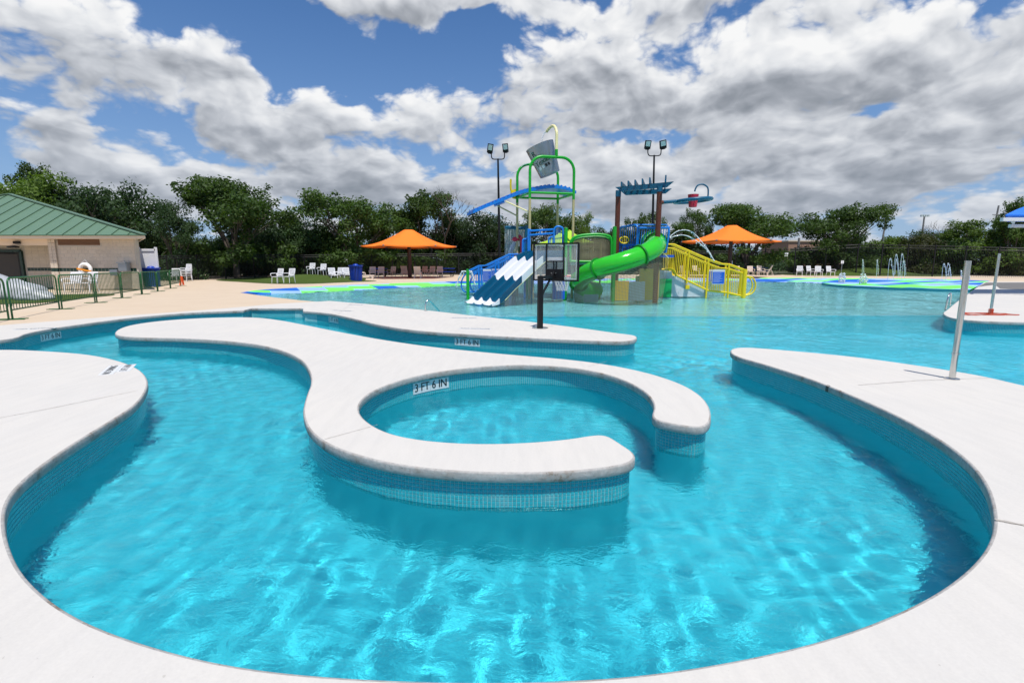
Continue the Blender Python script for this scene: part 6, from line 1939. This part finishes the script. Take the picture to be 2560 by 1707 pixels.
TREES = [  # kind, variant, px centre, py top, Y, px width, label
    ('bright', 0, 40, 432, 46, 330, 'bright green tree rising behind the bath house roof apex'),
    ('tall', 1, 68, 402, 50, 130, 'thin tree poking highest above the bath house roof'),
    ('round', 0, 262, 446, 46, 290, 'broad dark tree behind the right slope of the bath house'),
    ('juniper', 0, 168, 462, 48, 190, 'dark tree between the bright tree and the broad dark tree'),
    ('juniper', 1, 428, 492, 45, 150, 'grey-green feathery tree left of the big oak'),
    ('oak', 0, 572, 434, 49, 290, 'big open oak with a visible trunk behind the two white chairs'),
    ('round', 1, 720, 535, 58, 190, 'low dark tree right of the big oak'),
    ('oak', 1, 868, 480, 59, 280, 'wide rounded oak left of the orange umbrella peak'),
    ('bright', 1, 985, 520, 62, 170, 'yellowish tree above the left orange umbrella'),
    ('tall', 0, 1062, 474, 62, 190, 'tall ragged tree right of the left orange umbrella'),
    ('round', 0, 1220, 520, 63, 190, 'dark tree behind the left floodlight pole'),
    ('oak', 1, 1362, 512, 66, 160, 'tree seen between the legs of the bucket tower'),
    ('bright', 0, 1448, 532, 66, 90, 'small tree just right of the bucket tower'),
    ('round', 1, 1512, 565, 70, 110, 'low tree behind the net bridge'),
    ('airy', 1, 1605, 528, 66, 120, 'tree between the two brown pergola posts'),
    ('tall', 1, 1690, 555, 66, 130, 'tree behind the right side of the blue cage'),
    ('airy', 0, 1752, 522, 66, 110, 'slim tree left of the right orange umbrella peak'),
    ('oak', 0, 1878, 503, 64, 230, 'leafy tree directly behind the right orange umbrella'),
    ('oak', 1, 2112, 506, 63, 235, 'spreading tree standing alone behind the white chair row'),
    ('round', 0, 2345, 565, 78, 190, 'low tree below the far stadium lights'),
    ('bright', 1, 2470, 545, 62, 220, 'bushy bright tree left of the blue shelter'),
    ('tall', 0, 2555, 492, 58, 110, 'tree rising behind the blue shelter at the right edge'),
    ('bright', 0, 2250, 592, 80, 150, 'low olive tree right of the lone spreading tree'),
    ('round', 1, 640, 540, 56, 200, 'dark tree filling in behind the big oak'),
    ('juniper', 0, 330, 530, 50, 150, 'dark juniper over the white vinyl screen'),
    ('round', 0, 800, 560, 64, 180, 'dark low tree behind the blue bin'), ('juniper', 1, 1130, 545, 66, 150, 'dark juniper right of the left umbrella'),
    ('round', 1, 1290, 560, 70, 160, 'dark low tree behind the blue stair'),
]
def tree(kind, v_, px, py, Y, wpx, label):
    cr, tk, wid, zmax = PRO[kind, v_]
    top = at(px, py, Y); gz_ = -0.25
    sz = (top.z - gz_) / zmax; sx_ = wpx * Y / FPX / wid
    t = thing('tree', label, 'tree', (top.x, Y, gz_), 'trees beyond the fence')
    t.rotation_euler = (0, 0, (px * 0.37) % 6.28)
    for nm, me in (('crown', cr), ('trunk', tk)):
        o = bpy.data.objects.new(nm, me); C.objects.link(o); o.parent = t; o.scale = (sx_, sx_, sz)
for a in TREES: tree(*a)
# bare twigs of a dead tree
def dead(px, py, Y, wpx, label, seed):
    r_ = random.Random(seed); top = at(px, py, Y); mb = MB(); H_ = top.z + 0.2
    def br(p, d, L_, r0, lv):
        q_ = p + d * L_; mb.tube([p, p.lerp(q_, 0.5) + Vector((r_.uniform(-.1, .1), r_.uniform(-.1, .1), 0)) * L_ * 0.3, q_], [r0, r0 * 0.8, r0 * 0.55], 5)
        if lv == 0: return
        for k in range(3):
            nd = (d + Vector((r_.uniform(-.8, .8), r_.uniform(-.8, .8), r_.uniform(-.1, .6)))).normalized()
            br(q_, nd, L_ * r_.uniform(0.55, 0.75), r0 * 0.55, lv - 1)
    br(Vector((0, 0, 0)), Vector((0, 0, 1)), H_ * 0.40, 0.13, 4)
    zm = max(v[2] for v in mb.v); s = H_ / zm
    t = thing('dead_tree', label, 'dead tree', (top.x, Y, -0.2))
    me = mb.mesh('branches', smooth=60); me.materials.append(M_bark)
    o = link_mesh('branches', me, None, t); o.scale = (s, s, s)
dead(1110, 468, 61, 60, 'bare grey dead tree right of the tall ragged tree', 3)
dead(2355, 548, 74, 60, 'bare dead tree sticking up below the stadium lights', 8)
# shrubs and understorey along the fence
SH_PRO = []
for v_ in range(4):
    cl_, hd = crown_clumps(400 + v_ * 3, 4.2, 3.2, 0.25, 34, 0.62, 5, 0.9)
    me = leaves('foliage', cl_, 6500, 0.12, 70 + v_); me.materials.append(LEAF[(1, 0, 2, 3)[v_]])
    mb = MB(); r_ = random.Random(v_)
    for k in range(7):
        q_ = Vector(r_.choice(cl_)[:3]); mb.tube([Vector((r_.uniform(-.2, .2), r_.uniform(-.2, .2), -0.2)), q_ * 0.5, q_], [0.05, 0.035, 0.012], 5)
    sm_ = mb.mesh('stems', smooth=60); sm_.materials.append(M_bark)
    SH_PRO.append((me, sm_))
LAND = ['behind the bath house end', 'beyond the stacked chairs', 'left of the oak trunk', 'right of the oak trunk', 'behind the two white chairs', 'behind the turf mound chairs', 'behind the blue bin', 'left of the left umbrella post',
        'right of the left umbrella post', 'left of the blue stair', 'behind the blue stair', 'behind the racing slide', 'behind the lime canopy', 'behind the net bridge', 'behind the tube slide', 'behind the blue cage',
        'behind the yellow railing top', 'behind the yellow railing foot', 'left of the right umbrella post', 'right of the right umbrella post', 'behind the beige lounger', 'left of the lone spreading tree', 'under the lone spreading tree',
        'right of the lone spreading tree', 'behind the fountain cluster', 'right of the fountain cluster', 'behind the small right fountain', 'behind the near steel pole', 'behind the farther steel pole', 'below the blue shelter', 'at the right frame edge']
r_ = random.Random(21)
pxs = [345, 425, 510, 585, 660, 735, 805, 875, 945, 1015, 1085, 1150, 1215, 1285, 1350, 1425, 1500, 1570, 1640, 1710, 1780, 2030, 2095, 2165, 2230, 2290, 2350, 2410, 2470, 2525, 2600]
for i, px in enumerate(pxs):
    Y = 50 + 16 * min(1, max(0, (px - 330) / 700)) - 10 * max(0, (px - 2100) / 500) + r_.uniform(0, 3)
    v_ = (i * 7 + 3) % 2 if px < 2200 else (2, 3, 2, 0)[i % 4]
    me, sm_ = SH_PRO[v_]; s = r_.uniform(1.0, 1.45) * (0.95 if px > 2200 else 1.0); p_ = at(px, 690, Y)
    t = thing('shrub', ('dark leafy shrub ', 'mid green shrub ', 'bright green shrub ', 'olive shrub ')[v_] + LAND[i] + ' beyond the fence', 'shrub', (p_.x, Y, -0.25), 'shrubs along the fence')
    t.rotation_euler = (0, 0, r_.uniform(0, 6.28))
    for nm, mm in (('foliage', me), ('stems', sm_)):
        o = bpy.data.objects.new(nm, mm); C.objects.link(o); o.parent = t; o.scale = (s * 1.15, s * 1.15, s * r_.uniform(0.9, 1.25))
# a wood far off that reads as one mass
cl_ = []; r_ = random.Random(77)
for k in range(240):
    y = r_.uniform(84, 112); x = r_.uniform(-1.05, 0.55) * y
    cl_.append((x, y, r_.uniform(-0.6, 4.4 if x < 20 else 1.8), r_.uniform(1.4, 2.4)))
for k in range(120):
    x = r_.uniform(-230, 290); y = r_.uniform(190, 240); cl_.append((x, y, r_.uniform(-1.5, 3.8), r_.uniform(2.0, 3.6)))
me = leaves('distant_wood', cl_, 42000, 0.42, 99); o = link_mesh('distant_wood', me, LEAF[1]); tagit(o, 'dark line of distant woods on the horizon', 'woods', None, 'stuff')

# ================================================================== far buildings and poles
M_brick = simple('far_brick', srgb(160, 125, 105), 0.9, vary=0.08); M_pgrey = simple('pole_grey', (0.22, 0.21, 0.20), 0.7)
def far_box(px0, px1, py0, py1, Y, mat, label, roofmat, depth=14, wins=0):
    a, b_ = at(px0, py0, Y), at(px1, py1, Y); zb_ = -1.5
    t = thing('far_building', label, 'building', ((a.x + b_.x) / 2, Y + depth / 2, zb_))
    wl_ = MB().box(((a.x + b_.x) / 2, Y + depth / 2, (a.z + zb_) / 2), (b_.x - a.x, depth, a.z - zb_)).build('wall', mat, t)
    MB().box(((a.x + b_.x) / 2, Y + depth / 2, a.z + 0.15), (b_.x - a.x + 0.5, depth + 0.5, 0.3)).build('roof_edge', roofmat, t)
    for k in range(wins):
        x = a.x + (b_.x - a.x) * (k + 0.5) / wins
        MB().box((x, Y - 0.04, a.z * 0.55), ((b_.x - a.x) / wins * 0.5, 0.1, a.z * 0.3)).build('window', M_dark, wl_)
far_box(1972, 2110, 604, 650, 130, M_brick, 'low brick building far behind the right umbrella', M_fascia, wins=6)
far_box(2362, 2402, 584, 640, 170, M_wgel, 'white far building with a blue and red side beside the dead tree', M_steel)
a = at(2364, 588, 169.8)
fs_ = bpy.data.objects['far_building.001']
for k, mt in enumerate((M_blue2, M_blue2, M_wgel, M_redp, M_wgel, M_redp)):
    q_ = at(2364 + k * 4, 591, 169.7); MB().box((q_.x + 0.25, 169.8, q_.z), (0.5, 0.1, 1.6)).build('painted_stripe', mt, fs_)
far_box(1150, 1186, 634, 660, 84, M_pale, 'pale shed seen through the trees left of the blue stair', M_steel, depth=6, wins=0)
def upole(px, py, Y, label, cross=True, lean=0.0):
    t0 = at(px, py, Y); t = thing('utility_pole', label, 'utility pole', (t0.x - lean, Y, -1))
    MB().tube([(t0.x - lean, Y, -1), (t0.x, Y, t0.z)], [0.28, 0.18], 8).build('pole', M_pgrey, t, smooth=50)
    if cross: MB().box((t0.x, Y, t0.z - 2.2), (2.4, 0.15, 0.18)).build('crossarm', M_pgrey, t)
upole(2218, 531, 140, 'grey utility pole right of the lone spreading tree', True, 0.9)
upole(2497, 514, 130, 'grey utility pole left of the blue shelter', True, 1.0)
upole(1998, 595, 90, 'thin grey pole before the far brick building', False)
t0 = at(2311, 541, 150); sl_ = thing('stadium_light', 'distant stadium light mast with four lamps above the trees', 'stadium light', (t0.x, 150, -1))
MB().tube([(t0.x, 150, -1), (t0.x, 150, t0.z)], [0.3, 0.2], 8).build('mast', M_pgrey, sl_, smooth=50)
MB().box((t0.x, 150, t0.z), (2.4, 0.15, 0.15)).build('crossarm', M_pgrey, sl_)
for k in range(4): MB().box((t0.x - 0.95 + 0.63 * k, 149.8, t0.z + 0.15), (0.45, 0.4, 0.5)).build('lamp', M_lens, sl_)
